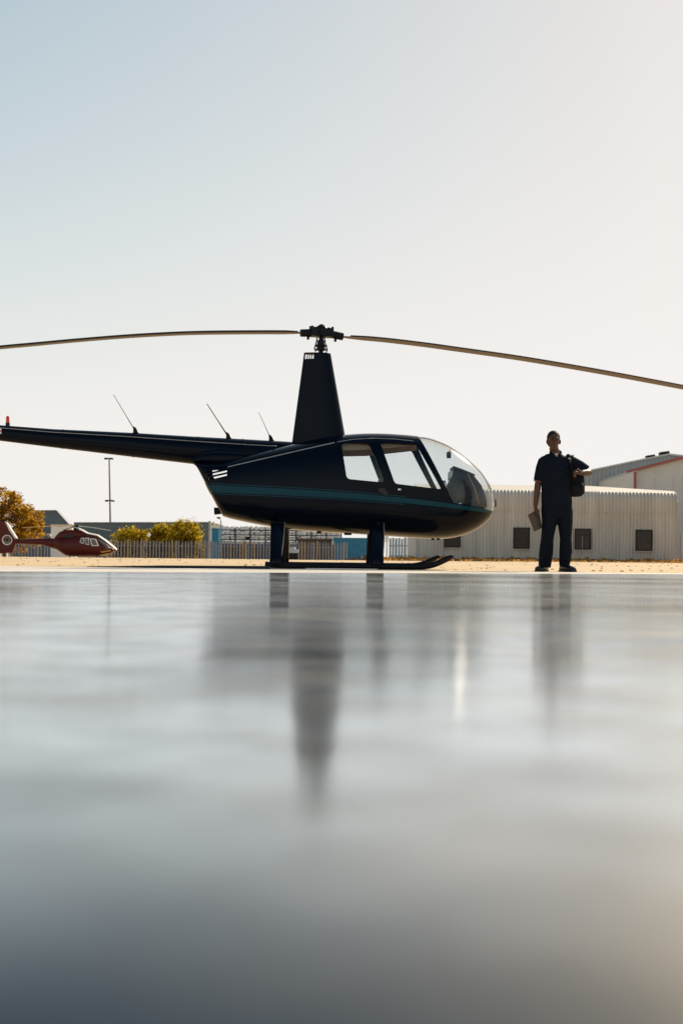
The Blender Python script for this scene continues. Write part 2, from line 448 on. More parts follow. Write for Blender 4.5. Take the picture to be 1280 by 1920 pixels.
for side in (-1, 1):
    for dp, wp in ((door_r, win_r), (door_f, win_f)):
        d = band('door', 0.0, 0.008, dp, side, M['navy'], heli, cut=wp)
        band('window', 0.008, 0.004, wp, side, M['glass'], d)
        hx, hz = (XZ(716, 920, YN) if dp is door_r else XZ(748, 918, YN))
        yy = HYC+side*0.657
        b = MB(); b.prism([(hx-0.06, hz+0.03), (hx+0.03, hz+0.035), (hx+0.085, hz-0.05), (hx+0.05, hz-0.07), (hx-0.05, hz-0.01)] if dp is door_r else
                          [(hx-0.02, hz+0.012), (hx+0.02, hz+0.012), (hx+0.02, hz-0.012), (hx-0.02, hz-0.012)], yy-0.016, yy+0.012)
        b.build('handle', M['black'] if dp is door_r else M['alu'], d, bevel=0.003)
def ribbon(top, bot): return npoly(top)+npoly(bot[::-1])
s_top = [(375, 906.5), (388, 907), (450, 911), (560, 917.5), (660, 924.5), (760, 934), (850, 945), (900, 951.5), (935, 957)]
s_bot = [(375, 921), (388, 921), (450, 924.5), (560, 930), (660, 935.5), (760, 943.5), (850, 953), (900, 958.5), (935, 961)]
for side in (-1, 1):
    st = band('stripe', 0.0, 0.014, ribbon(s_top, s_bot), side, M['teal'], heli)
    up = [(x, y-3.4) for x, y in s_top[:6]]; dn = [(x, y-1.9) for x, y in s_top[:6]]
    band('pinstripe', 0.0, 0.014, ribbon(up, dn), side, M['teal'], st)
    up = [(x, y+1.8) for x, y in s_bot[:6]]; dn = [(x, y+3.2) for x, y in s_bot[:6]]
    band('pinstripe', 0.0, 0.014, ribbon(up, dn), side, M['teal'], st)
    band('drip_rail', 0.0, 0.016, ribbon([(424, 872), (520, 851), (627, 827)], [(424, 874.2), (520, 853.2), (627, 829.2)]), side, M['trim'], heli)
    band('drip_rail', 0.0, 0.016, ribbon([(632, 826), (660, 821), (700, 818.6), (740, 820), (776, 824)], [(632, 827.5), (660, 822.5), (700, 820.1), (740, 821.5), (776, 825.5)]), side, M['trim'], heli)
# centre seal of the windshield
pts = []
for px in range(787, 929, 6):
    x = XZ(px, 900, YS)[0]
    if x < X1-0.01: pts.append((x, HYC, lerp(topw, x)-0.004))
MB().tube(pts, [(0.016, 0.011)]*len(pts), 8).build('windshield_seal', M['black'], heli, True)
# cabin
hl = boolean(slab(0.035, 0.008), MB().prism(npoly([(636, 800), (783, 800), (790, 832), (690, 842), (640, 843)]), HYC-1, HYC+1).mesh(), 'INTERSECT')
link('headliner', hl, M['tan'], heli, 35)
def P2(px, py): return XZ(px, py, HYC)
b = MB(); x, z = P2(640, 985); x2, _ = P2(838, 985)
b.box(((x+x2)/2, HYC, z), (x2-x, 1.0, 0.02)); b.build('cabin_floor', M['panel'], heli)
x, z = P2(632, 905); MB().loft([section(x-0.01, 0.035), section(x+0.01, 0.035)]).build('bulkhead', M['tan'], heli)
for s in (-1, 1):
    for (bx, kx, hh) in ((662, 642, 905), (742, 716, 898)):
        x, z = P2(bx+12, 945); seat = MB().box((x, HYC+s*0.29, z), (0.46, 0.46, 0.13)).build('seat', M['leather'], heli, 40, bevel=0.035)
        a_, b_ = P2(kx-2, hh), P2(kx+8, 945)
        bb = MB().prism([(a_[0]-0.04, a_[1]), (a_[0]+0.04, a_[1]), (b_[0]+0.04, b_[1]), (b_[0]-0.05, b_[1])], HYC+s*0.29-0.2, HYC+s*0.29+0.2)
        bb.build('seat_back', M['leather'], seat, 40, bevel=0.025)
con = MB().prism(rounded([P2(847, 878), P2(862, 884), P2(884, 893), P2(898, 911), P2(908, 938), P2(908, 954), P2(850, 960), P2(836, 912), P2(840, 906), P2(844, 897)], 0.03), HYC-0.27, HYC+0.22).build('instrument_console', M['panel'], heli, 30, bevel=0.015)
MB().prism([P2(846, 876.5), P2(864, 883), P2(886, 892), P2(885, 895), P2(863, 887), P2(845.5, 880)], HYC-0.30, HYC+0.25).build('glare_shield', M['black'], con)
for k in range(3):
    x, z = P2(841.5, 892); MB().tube([(x-0.002, HYC-0.2+k*0.17, z), (x+0.03, HYC-0.2+k*0.17, z)], 0.055, 16).build('gauge', M['white'], con, 40)
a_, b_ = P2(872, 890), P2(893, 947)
MB().tube([(a_[0], HYC-0.275, a_[1]), ((a_[0]+b_[0])/2+0.02, HYC-0.285, (a_[1]+b_[1])/2), (b_[0], HYC-0.275, b_[1])], 0.011, 8).build('console_reflection', M['tan'], con, True)  # brown reflection line on the console, put in as a tan tube
for k, (px, py, w, h) in enumerate(((855, 897, 0.05, 0.05), (862, 906, 0.07, 0.03), (858, 915, 0.05, 0.04), (870, 917, 0.05, 0.06), (880, 930, 0.06, 0.05), (866, 936, 0.09, 0.03))):
    x, z = P2(px, py); MB().box((x, HYC-0.275, z), (w, 0.02, h)).build('switch_box', M['black'] if k % 2 else M['panel'], con, bevel=0.004)
for k in range(3):
    x, z = P2(845+4*k, 922+6*k); MB().tube([(x, HYC-0.28, z+0.06), (x-0.03, HYC-0.30, z), (x+0.01, HYC-0.29, z-0.07), (x+0.05, HYC-0.27, z-0.1)], 0.008, 6).build('cable', M['black'], con, True)
p0, p1, p2_, p3 = P2(826, 962), P2(832, 930), P2(838, 914), P2(829, 906)
cy = MB(); cy.tube([(p0[0], HYC, p0[1]), (p1[0], HYC, p1[1]), (p2_[0], HYC, p2_[1]), (p3[0], HYC, p3[1])], 0.014, 8)
cy.tube([(p3[0], HYC-0.28, p3[1]-0.01), (p3[0], HYC, p3[1]), (p3[0], HYC+0.28, p3[1]-0.01)], 0.012, 8)
for s in (-1, 1): cy.tube([(p3[0], HYC+s*0.28, p3[1]+0.02), (p3[0]+0.02, HYC+s*0.28, p3[1]-0.11)], 0.019, 8)
cy.build('control_stick', M['alu'], heli, True)
for s in (-1, 1):
    x, z = P2(856, 952); MB().box((x, HYC+s*0.42, z), (0.03, 0.1, 0.1)).build('pedal', M['alu'], heli, bevel=0.006)
x, z = P2(841, 853); cmp_ = MB().box((x, HYC, z), (0.055, 0.075, 0.085)).build('compass', M['black'], heli, bevel=0.008)
MB().tube([(x, HYC, z+0.03), (x+0.02, HYC, lerp(topw, x+0.02)-0.02)], 0.006, 6).build('bracket', M['black'], cmp_)
MB().box((x-0.029, HYC, z+0.004), (0.006, 0.05, 0.04)).build('dial', M['white'], cmp_)
# nose pitot, belly fittings, exhaust
x, z = P2(927, 950); MB().tube([(x-0.02, HYC, z), (x+0.012, HYC, z), (x+0.012, HYC, z+0.10)], 0.010, 8).build('pitot_tube', M['black'], heli, True)
p = P2(412, 958); q = P2(402, 957); MB().tube([(p[0]+0.12, HYC, p[1]+0.02), (p[0], HYC, p[1]), (q[0], HYC, q[1]-0.01)], [0.045, 0.045, 0.05], 14).build('exhaust_pipe', M['dark_metal'], heli, 40)
for px, py, sx in ((598, 998, 0.06), (652, 1001, 0.10), (812, 1010.5, 0.04), (822, 1010.5, 0.04)):
    x, z = XZ(px, py, YS); MB().box((x, HYC-0.1, z), (sx, 0.05, 0.03)).build('belly_fitting', M['dark_metal'], heli, bevel=0.006)
# mast fairing
def foil(cx0, cx1, z0, z1, th, K=28):
    ring = []
    for k in range(K):
        a = 2*PI*k/K; t = (1-math.cos(a))/2                         # 0 = leading edge (nose side)
        yt = th*(2.97*math.sqrt(t)-1.26*t-3.52*t*t+2.84*t**3-1.036*t**4)*1.02 if t > 0 else 0
        ring.append((cx1+(cx0-cx1)*t, HYC+math.copysign(yt*0.5, math.sin(a)), z1+(z0-z1)*t))
    return ring
tl, tr, bl, br = P2(570, 661), P2(620, 663.5), P2(546.5, 836), P2(648.5, 826)
rings = []
for i in range(9):
    t = i/8
    L_ = [tl[k]+(bl[k]-tl[k])*t for k in (0, 1)]; Q = [tr[k]+(br[k]-tr[k])*t for k in (0, 1)]
    rings.append(foil(L_[0], Q[0], L_[1], Q[1], 0.17+0.13*t))
fm = MB().loft(rings).mesh()
vent = npoly([(572.5, 664.5), (588.5, 664.5), (588, 673.5), (571.5, 673.5)])
vent = [XZ(x, y, HYC) for x, y in [(572.8, 664.5), (588.5, 665), (588, 673.8), (571.6, 673.2)]]
fm = boolean(fm, MB().prism(vent, HYC-1, HYC+1).mesh(), 'DIFFERENCE')
fairing = link('mast_fairing', fm, M['navy'], heli, 50)
for px in (576.3, 580.4, 584.4):
    x0, z0 = P2(px, 664); x1, z1 = P2(px-0.5, 674)
    MB().tube([(x0, HYC, z0), (x1, HYC, z1)], [(0.008, 0.03)]*2, 6, up=(0, 1, 0)).build('vent_bar', M['navy'], fairing)
# mast, hub, grips
hubx, hubz = P2(602.5, 625)
mz0 = P2(602, 668)[1]
mast = MB(); mast.tube([(hubx-0.005, HYC, mz0), (hubx, HYC, hubz)], 0.032, 14)
mast.build('mast', M['dark_metal'], heli, 40)
sw = MB()
for py, r1, hh in ((655.5, 0.075, 0.02), (648.5, 0.085, 0.018), (651.5, 0.055, 0.05), (642, 0.05, 0.05)):
    x, z = P2(601.5, py); sw.tube([(x, HYC, z-hh/2), (x, HYC, z+hh/2)], r1, 18)
sw.build('swashplate', M['dark_metal'], heli, 40)
for dx, dy in ((-0.075, -0.05), (0.075, 0.05), (-0.02, 0.085)):
    x, z = P2(601.5, 652); MB().tube([(x+dx*0.9, HYC+dy, z-0.06), (x+dx*1.15, HYC+dy*1.1, z-0.02), (x+dx*0.95, HYC+dy, z+0.02), (x+dx*0.6, HYC+dy, z+0.14)], 0.009, 7).build('pitch_link', M['dark_metal'], heli, True)
TH = R(15.5)
bd = Vector((math.cos(TH), math.sin(TH), 0))                       # blade line: left end comes towards the camera
hub = MB(); hc = Vector((hubx, HYC, hubz))
bn = Vector((-bd.y, bd.x, 0))
rotz = Matrix.Rotation(TH, 3, 'Z')
hub.box(hc, (0.30, 0.13, 0.10), rotz)
hub.ball(hc+Vector((0, 0, 0.045)), (0.085, 0.075, 0.07), 14, 9)
hub.tube([hc-bn*0.10, hc+bn*0.10], 0.045, 12)
hub.tube([hc+Vector((0, 0, 0.05)), hc+Vector((0, 0, 0.118))], 0.028, 10)
for s in (-1, 1):
    for q in (-1, 1): hub.tube([hc+bd*(s*0.14)+bn*(q*0.055)+Vector((0, 0, 0.02)), hc+bd*(s*0.14)+bn*(q*0.055)+Vector((0, 0, 0.085))], 0.016, 8)
    hub.box(hc+bd*(s*0.095)+Vector((0, 0, 0.065)), (0.035, 0.05, 0.03), rotz)
hub_o = hub.build('rotor_hub', M['dark_metal'], heli, 40)
lb = [(563, 624.5), (500, 624), (380, 625), (300, 628), (220, 633), (130, 640.5), (60, 647), (0, 652.5), (-85, 661.5)]
rb = [(643, 631.5), (720, 638), (800, 647.5), (850, 654.5), (960, 670), (1064, 687), (1160, 704), (1280, 726.5), (1318, 734)]
for pts, s in ((lb, -1), (rb, 1)):
    path = []
    for px, py in pts:
        Yd = HYC+(px-602.5)/140*math.tan(TH)
        path.append(P(px, py, Yd))
    path = [Vector(v) for v in spline([tuple(v) for v in path], 5)]
    bl_ = MB(); rings = []
    K = 20
    for i, c in enumerate(path):
        t = (path[min(i+1, len(path)-1)]-path[max(i-1, 0)]).normalized()*s
        cd = Vector((0, 0, 1)).cross(t).normalized()*s*(1)             # chordwise
        up = t.cross(cd).normalized()
        if up.z < 0: up = -up
        chord = 0.254 if i > 3 else 0.13+0.124*i/3
        ring = []
        for k in range(K):
            a = 2*PI*k/K; u = math.cos(a)*0.5; w_ = math.sin(a)*0.075*(0.55+0.45*math.cos(a)) if True else 0
            ring.append(c+cd*(u*chord)+up*((w_+0.03*u*0)*chord))
        rings.append(ring)
    bl_.loft(rings)
    blade = bl_.build('rotor_blade', M['blade'], heli, 60)
    cap = [[c_+Vector((0, 0, 0)) for c_ in r_] for r_ in rings]
    cv = MB(); cr_ = []
    for r_, c in zip(rings[1:], path[1:]):
        pts_ = [r_[q] for q in range(K)]; zs = sorted(p_.z for p_ in pts_)
        near = min(pts_, key=lambda v: v.y); cr_.append([near+Vector((0, d1, d2)) for d1, d2 in ((-0.004, -0.006), (-0.004, 0.008), (0.03, 0.020), (0.03, 0.012))])
    cv.loft(cr_); cv.build('shaded_edge', M['dark_metal'], blade, 60)  # dark strip paints the shade on the blade's camera-side edge
    gdir = (path[2]-hc).normalized()
    grip = MB(); g0 = hc+bd*(s*0.10); g1 = path[0]+(path[1]-path[0]).normalized()*0.0
    grip.tube([g0, g0+(g1-g0)*0.5, g0+(g1-g0)*0.97, g1], [0.05, 0.052, 0.05, 0.042], 14)
    grip.tube([g0+(g1-g0)*0.45-bn*0.02+Vector((0, 0, -0.05)), g0+(g1-g0)*0.45+bn*0.0+Vector((0, 0, -0.085))], 0.018, 8)
    grip.tube([g0+(g1-g0)*0.25+Vector((0, 0, 0.03)), g0+(g1-g0)*0.25+Vector((0, 0, 0.09))], 0.02, 8)
    grip.build('blade_grip', M['dark_metal'], hub_o, 40)
# tail boom
bt = [(-330, 771), (0, 797), (100, 804.5), (250, 811.5), (365, 818.5), (460, 823.5), (540, 828), (575, 831)]
bb_ = [(-330, 789), (0, 826.5), (100, 839), (250, 857), (365, 870.5), (460, 882), (540, 885), (575, 882)]
rings = []
for (tx, ty), (bx, by) in zip(bt, bb_):
    t, b2 = P2(tx, ty), P2(bx, by)
    c = ((t[0]+b2[0])/2, (t[1]+b2[1])/2); r = (t[1]-b2[1])/2
    rings.append([(c[0], HYC+r*0.92*math.cos(q*2*PI/32), c[1]+r*math.sin(q*2*PI/32)) for q in range(32)])
boom = MB().loft(rings).build('tail_boom', M['navy'], heli, 50)
for px in (118, 250, 372, 455):                                     # riveted joints round the boom
    tt, bb2 = lerp(bt, px), lerp(bb_, px)
    t, b2 = P2(px, tt), P2(px, bb2); c = ((t[0]+b2[0])/2, (t[1]+b2[1])/2); r = (t[1]-b2[1])/2+0.003
    rg = [[(c[0]+dx, HYC+r*0.92*math.cos(q*2*PI/32), c[1]+r*math.sin(q*2*PI/32)) for q in range(32)] for dx in (-0.012, 0.012)]
    MB().loft(rg, caps=True).build('joint_band', M['navy'], boom, 40)
def boom_pt(px, f):
    """a point on the camera side of the boom, f = 0 top .. 1 bottom"""
    t, b2 = P2(px, lerp(bt, px)), P2(px, lerp(bb_, px)); cz, r = (t[1]+b2[1])/2, (t[1]-b2[1])/2
    zz = t[1]+(b2[1]-t[1])*f; y = HYC-0.92*math.sqrt(max(0, r*r-(zz-cz)**2))
    return Vector((t[0], y, zz))
MB().tube([boom_pt(px, 0.2)+Vector((0, -0.001, 0)) for px in range(-20, 540, 20)], 0.006, 6).build('seam_strip', M['trim'], boom, True)
MB().tube([boom_pt(px, 0.62)+Vector((0, -0.001, 0)) for px in range(-20, 360, 20)], 0.004, 6).build('seam_strip', M['navy'], boom, True)
c = boom_pt(2, 0.42); pl_ = MB().box(c+Vector((0, -0.004, 0)), (0.075, 0.012, 0.075)).build('placard', M['white'], boom, bevel=0.002)
MB().box(c+Vector((0, -0.012, 0)), (0.075, 0.006, 0.022)).build('placard_stripe', M['beacon'], pl_)
# fairing where the boom meets the body
rings = []
for px, ty, by in ((366, 858, 873), (385, 846, 876), (410, 843, 879), (440, 846, 876), (470, 850, 872)):
    t, b2 = P2(px, ty), P2(px, by); c = (t[0], (t[1]+b2[1])/2); r = (t[1]-b2[1])/2
    rings.append([(c[0], HYC+(0.27+0.02*(px-366)/100)*math.copysign(abs(math.cos(a))**0.7, math.cos(a)), c[1]+r*math.copysign(abs(math.sin(a))**0.8, math.sin(a))) for a in [q*2*PI/24 for q in range(24)]])
MB().loft(rings).build('boom_fairing', M['navy'], heli, 50)
for (a_, b_, w_) in (((254, 808.5), (213, 740), 0.006), ((428, 819), (388, 757), 0.009), ((508, 823.5), (485, 773), 0.005)):
    p, q = P2(*a_), P2(*b_)
    an = MB().tube([(p[0], HYC, p[1]), ((p[0]+q[0])/2+0.003, HYC, (p[1]+q[1])/2-0.003), (q[0], HYC, q[1])], [w_, w_*0.8, w_*0.6], 7).build('antenna', M['black'], heli, True)
    MB().tube([(p[0]+0.01, HYC, p[1]-0.03), (p[0]-0.006, HYC, p[1]+0.03), (p[0]-0.025, HYC, p[1]+0.062)], [0.042, 0.025, 0.012], 10).build('antenna_base', M['dark_metal'], an, 40)
p = P2(15, 797.5)
be = MB().tube([(p[0], HYC, p[1]-0.02), (p[0], HYC, p[1]+0.035)], 0.03, 12).build('beacon_base', M['black'], heli, 40)
MB().tube([(p[0], HYC, p[1]+0.036), (p[0], HYC, p[1]+0.10), (p[0], HYC, p[1]+0.125)], [0.024, 0.024, 0.014], 12).build('beacon_lens', M['beacon'], be, 40)
# tail fins and tail rotor (just outside the frame)
e = P2(-320, 781)
MB().prism([(e[0]-0.30, e[1]+1.0), (e[0]-0.05, e[1]+1.0), (e[0]+0.22, e[1]), (e[0]-0.02, e[1]-0.75), (e[0]-0.22, e[1]-0.75), (e[0]-0.08, e[1])], HYC+0.10, HYC+0.14).build('tail_fin', M['navy'], heli, bevel=0.01)
MB().box((e[0]+0.55, HYC+0.45, e[1]), (0.3, 0.9, 0.03)).build('stabilizer', M['navy'], heli, bevel=0.01)
trr = MB().tube([(e[0]-0.1, HYC-0.16, e[1]), (e[0]-0.1, HYC, e[1])], 0.04, 12).build('tail_rotor', M['dark_metal'], heli, 40)
for s in (-1, 1): MB().box((e[0]-0.1+s*0.2, HYC-0.14, e[1]+s*0.35), (0.12, 0.018, 0.72), Matrix.Rotation(R(30), 3, 'Y')).build('tail_rotor_blade', M['blade'], trr, bevel=0.005)
# landing gear
for s in (-1, 1):
    Yk = HYC+s*1.09; sc = Yk/(HYC-1.09)
    def kx(px): return XZ(px, 1060, HYC-1.09)[0]
    path = [(kx(497), Yk, 0.055), (kx(520), Yk, 0.042), (kx(600), Yk, 0.040), (kx(700), Yk, 0.040), (kx(780), Yk, 0.040), (kx(800), Yk, 0.050), (kx(815), Yk, 0.075), (kx(832), Yk, 0.125), (kx(850), Yk, 0.185)]
    path = spline(path, 4)
    sk = MB().tube(path, [(0.036, 0.036)]*(len(path)-3)+[(0.036, 0.03), (0.034, 0.022), (0.03, 0.012)], 12).build('skid', M['dark_metal'], heli, True)
    MB().box((kx(640), Yk, 0.006), (0.9, 0.04, 0.010)).build('wear_shoe', M['alu'], sk)
    for (x0, x1, xt0, xt1) in ((505, 528, 503, 529), (692, 719, 693, 721)):
        rings = []
        for t in (0, 0.15, 0.5, 0.8, 0.95, 1.0):
            xa = kx(x0)+(kx(xt0)-kx(x0))*t; xb = kx(x1)+(kx(xt1)-kx(x1))*t
            z = 0.05+t*0.54; yy = HYC+s*(1.085-0.50*t**1.3)
            th = 0.034
            rings.append([((xa+xb)/2+(xb-xa)/2*math.cos(a), yy+th*math.sin(a)*(1-0.3*math.cos(a)), z) for a in [k*2*PI/16 for k in range(16)]])
        lg = MB().loft(rings).build('leg', M['navy'], heli, 50)
        MB().tube([((kx(x0)+kx(x1))/2-0.05, Yk, 0.075), ((kx(x0)+kx(x1))/2+0.05, Yk, 0.075)], 0.05, 12).build('leg_saddle', M['dark_metal'], lg, 40)
        MB().tube([(kx(x1)-0.01, HYC+s*1.06, 0.1), (kx(x1)+0.012, HYC+s*0.85, 0.40), (kx(x1)+0.012, HYC+s*0.62, 0.6)], 0.007, 6).build('step_cable', M['trim'], lg, True)
for px in (516, 706):
    x = XZ(px, 990, HYC)[0]; z = 0.60
    MB().tube([(x, HYC-0.62, z-0.03), (x, HYC, z+0.03), (x, HYC+0.62, z-0.03)], 0.04, 10).build('cross_tube', M['dark_metal'], heli, True)
#@@PART2
# ------------------------------------------------------------------ the long ribbed building on the right
def corrugated(x0, x1, path, pitch, amp, name, m, parent, skew=0.0, per=6):
    """sheet swept along X; path = [(y, z, ny, nz)], ribs run along the path"""
    n = int((x1-x0)/pitch*per); vs = []; fs = []
    k = len(path)
    for i in range(n+1):
        x = x0+(x1-x0)*i/n; d = amp*math.cos(2*PI*(x-x0)/pitch)
        d = math.copysign(abs(d)**0.6*amp**0.4, d)
        for (y, z, ny, nz) in path: vs.append((x, y+ny*d, z+nz*d+skew*(x-x0)))
    for i in range(n):
        for j in range(k-1): fs.append((i*k+j, (i+1)*k+j, (i+1)*k+j+1, i*k+j+1))
    b = MB().add(vs, fs); me = b.mesh(False)
    me = thicken(me, 0.012, -1)
    return link(name, me, m, parent, 50)
BY = 60.0
M['sheet'] = material('ribbed_sheet', (0.56, 0.505, 0.425), 0.5, vary=0.17, scale=1.6, stretch=(1, 1, 0.14), spec=0.3)
M['sheet_grey'] = material('grey_sheet', (0.43, 0.425, 0.395), 0.55, vary=0.12, scale=0.5, stretch=(1, 1, 0.2), spec=0.3)
M['roof'] = material('roof_sheet', (0.62, 0.55, 0.45), 0.45, vary=0.1, scale=0.8)
M['dim_glass'] = material('dim_window', (0.012, 0.008, 0.006), 0.3, vary=0.5, scale=3, spec=0.4)
M['curtain'] = material('brown_blind', (0.075, 0.048, 0.034), 0.7, vary=0.25, scale=4)
M['brown_frame'] = material('brown_frame', (0.030, 0.020, 0.014), 0.6, spec=0.2, vary=0.2)
bx0, bx1 = P(784, 1000, BY).x, P(1268, 1000, BY).x
bl_ = thing('ribbed_building', 'long low beige corrugated metal building with small dark windows behind the man', 'building', ((bx0+bx1)/2, BY, 0))
z_seam = P(1030, 956, BY).z; z_eave = P(1030, 934, BY).z
SK = -0.0075
low = [(BY, -0.15, -1, 0), (BY, z_seam*0.5, -1, 0), (BY, z_seam-0.01, -1, 0)]
corrugated(bx0, bx1, low, 0.165, 0.036, 'wall_sheet', M['sheet'], bl_, SK)
RB = 0.42
up = [(BY-0.02, z_seam, -1, 0), (BY-0.02, z_eave, -1, 0)]+[(BY-0.02+RB*(1-math.cos(a)), z_eave+RB*math.sin(a), -math.cos(a), math.sin(a)) for a in [R(14*i) for i in range(1, 6)]]
corrugated(bx0, bx1-0.02, up, 0.165, 0.038, 'eave_sheet', M['sheet'], bl_, SK)
MB().box(((bx0+bx1)/2, BY-0.045, z_seam+SK*(bx1-bx0)/2), (bx1-bx0, 0.03, 0.035), Matrix.Rotation(-math.atan(SK), 3, 'Y')).build('seam_flashing', M['sheet'], bl_)
yR, zR = up[-1][0], up[-1][1]
r0 = P(784, 907.5, BY+4); r1 = P(1100, 911, BY+4); r2 = P(1262, 921, BY+3)
rv = [(bx0, yR-0.05, zR+0.0), (r1.x, yR-0.05, zR+SK*(r1.x-bx0)), (bx1, yR-0.05, zR+SK*(bx1-bx0)), (bx0, BY+4, r0.z), (r1.x, BY+4, r1.z), (r2.x, BY+3, r2.z)]
rm = MB().add(rv+[(x, y, z-0.05) for x, y, z in rv], [(0, 1, 4, 3), (1, 2, 5, 4), (9, 10, 7, 6), (10, 11, 8, 7), (0, 3, 9, 6), (3, 4, 10, 9), (4, 5, 11, 10), (5, 2, 8, 11), (2, 1, 7, 8), (1, 0, 6, 7)])
rm.build('roof', M['roof'], bl_)
zt = zR-0.1
MB().add([(bx1-0.01, BY, -0.2), (bx1-0.01, BY+8, -0.2), (bx1-0.01, BY+8, zt), (bx1-0.01, BY+0.4, zt+SK*12), (bx1-0.01, BY, z_eave+SK*12)]+
         [(bx1+0.07, BY, -0.2), (bx1+0.07, BY+8, -0.2), (bx1+0.07, BY+8, zt), (bx1+0.07, BY+0.4, zt+SK*12), (bx1+0.07, BY, z_eave+SK*12)],
         [(0, 1, 2, 3, 4), (9, 8, 7, 6, 5), (0, 5, 6, 1), (1, 6, 7, 2), (2, 7, 8, 3), (3, 8, 9, 4), (4, 9, 5, 0)]).build('end_wall', M['sheet_grey'], bl_)
MB().box((bx0-0.05, BY+3.9, 1.5), (0.1, 7.8, 3.2)).build('end_wall', M['sheet_grey'], bl_)
for (wx0, wx1, wy0, wy1) in ((833, 863, 987, 1027), (962, 992, 989, 1029.5), (1077, 1107, 991, 1031), (1190.5, 1222, 993, 1033.5)):
    a_, b_ = P(wx0, wy0, BY-0.05), P(wx1, wy1, BY-0.05); cx, cz = (a_.x+b_.x)/2, (a_.z+b_.z)/2; w, h = b_.x-a_.x, a_.z-b_.z
    fr = MB()
    for s in (-1, 1):
        fr.box((cx+s*(w/2-0.025), BY-0.045, cz), (0.05, 0.09, h)); fr.box((cx, BY-0.045, cz+s*(h/2-0.025)), (w-0.101, 0.085, 0.05))
    wo = fr.build('window', M['brown_frame'], bl_)
    MB().box((cx, BY-0.035, cz), (w-0.09, 0.02, h-0.09)).build('pane', M['dim_glass'], wo)
    if wx0 < 1000:
        for k in range(7): MB().box((cx, BY-0.055, cz-h/2+0.10+k*(h-0.2)/6.3), (w-0.11, 0.03, 0.010), Matrix.Rotation(R(20), 3, 'X')).build('louvre', M['brown_frame'], wo)
    elif wx0 < 1100:
        MB().box((cx, BY-0.06, cz+h*0.18), (w-0.11, 0.03, 0.03)).build('transom', M['brown_frame'], wo)
        MB().box((cx-0.03, BY-0.06, cz-h*0.16), (0.028, 0.03, h*0.58)).build('mullion', M['trim'], wo)
        MB().box((cx+0.16, BY-0.057, cz-h*0.2), (0.18, 0.02, h*0.42)).build('blind', M['curtain'], wo)
    else:
        for k, (dx, hh) in enumerate(((-0.2, 0.34), (-0.06, 0.5), (0.08, 0.42), (0.21, 0.30))): MB().box((cx+dx, BY-0.052, cz-h/2+0.06+hh/2), (0.11, 0.02, hh)).build('blind', M['curtain'], wo)
    MB().box((cx, BY-0.075, cz-h/2-0.02), (w+0.1, 0.12, 0.035)).build('sill', M['sheet'], wo)

# taller grey shed behind it
def flat_building(name, label, pts, Y, depth, m, zb=-0.7):
    t = thing(name, label, 'building', (P(pts[0][0], 1000, Y).x, Y, 0))
    poly = [XZ(x, y, Y) for x, y in pts]
    poly = [(poly[0][0], zb)]+poly+[(poly[-1][0], zb)]
    MB().prism(poly, Y, Y+depth).build('wall', m, t)
    return t
SY = 78.0
shed = thing('grey_shed', 'tall grey corrugated shed with a low sloping roof behind the beige building', 'building', (P(1180, 1000, SY).x, SY, 0))
gpts = [(1060, 891), (1102, 884.5), (1180, 868), (1252, 853.5), (1330, 862)]
sx0, sx1 = P(1060, 900, SY).x, P(1330, 900, SY).x
n = int((sx1-sx0)/0.16*6); vs = []; fs = []
gl_ = [XZ(x, y, SY) for x, y in gpts]
for i in range(n+1):
    x = sx0+(sx1-sx0)*i/n; d = 0.022*math.cos(2*PI*(x-sx0)/0.25)
    vs += [(x, SY+d, -0.7), (x, SY+d, lerp(gl_, x))]
for i in range(n): fs.append((2*i, 2*i+2, 2*i+3, 2*i+1))
link('wall', thicken(MB().add(vs, fs).mesh(False), 0.02, -1), M['sheet_grey'], shed, 50)
rp = MB()
for (x0, z0), (x1, z1) in zip(gl_[:-1], gl_[1:]):
    rp.add([(x0, SY-0.15, z0), (x1, SY-0.15, z1), (x1, SY-0.15, z1+0.1), (x0, SY-0.15, z0+0.1), (x0, SY+14, z0), (x1, SY+14, z1), (x1, SY+14, z1+0.1), (x0, SY+14, z0+0.1)],
           [(0, 1, 2, 3), (7, 6, 5, 4), (0, 4, 5, 1), (3, 2, 6, 7)])
rp.build('roof', M['roof'], shed)
MB().box((sx0+0.05, SY+7, 1.5), (0.1, 13.8, 4.4)).build('side_wall', M['sheet_grey'], shed)
for px, py, w in ((1247, 853, 0.55), (1221, 859.5, 0.5)):
    p = P(px, py, SY); MB().box((p.x, SY+0.4, p.z+0.12), (w, 0.6, 0.22), Matrix.Rotation(R(-8), 3, 'Y')).build('roof_vent', M['brown_frame'], shed, bevel=0.03)
# red trimmed hall
RY = 68.0
M['red_trim'] = material('red_trim', (0.34, 0.085, 0.065), 0.5, vary=0.12, scale=5)
M['render'] = material('pale_render', (0.60, 0.57, 0.52), 0.7, vary=0.07, scale=1.5)
hall = flat_building('white_hall', 'pale walled hall with red roof edge at the right edge of the picture', [(1192, 884), (1290, 858), (1420, 826), (1560, 862)], RY, 10, M['render'])
def slab_between(a_, b_, Y, t, dep, name, m, parent):
    p, q = P(*a_, Y), P(*b_, Y)
    return MB().add([(p.x, Y, p.z), (q.x, Y, q.z), (q.x, Y, q.z+t), (p.x, Y, p.z+t), (p.x, Y+dep, p.z), (q.x, Y+dep, q.z), (q.x, Y+dep, q.z+t), (p.x, Y+dep, p.z+t)],
             [(0, 1, 2, 3), (7, 6, 5, 4), (0, 4, 5, 1), (3, 2, 6, 7), (1, 5, 6, 2), (0, 3, 7, 4)]).build(name, m, parent)
slab_between((1174, 887), (1420, 824), RY-0.25, 0.14, 0.24, 'roof_edge', M['red_trim'], hall)
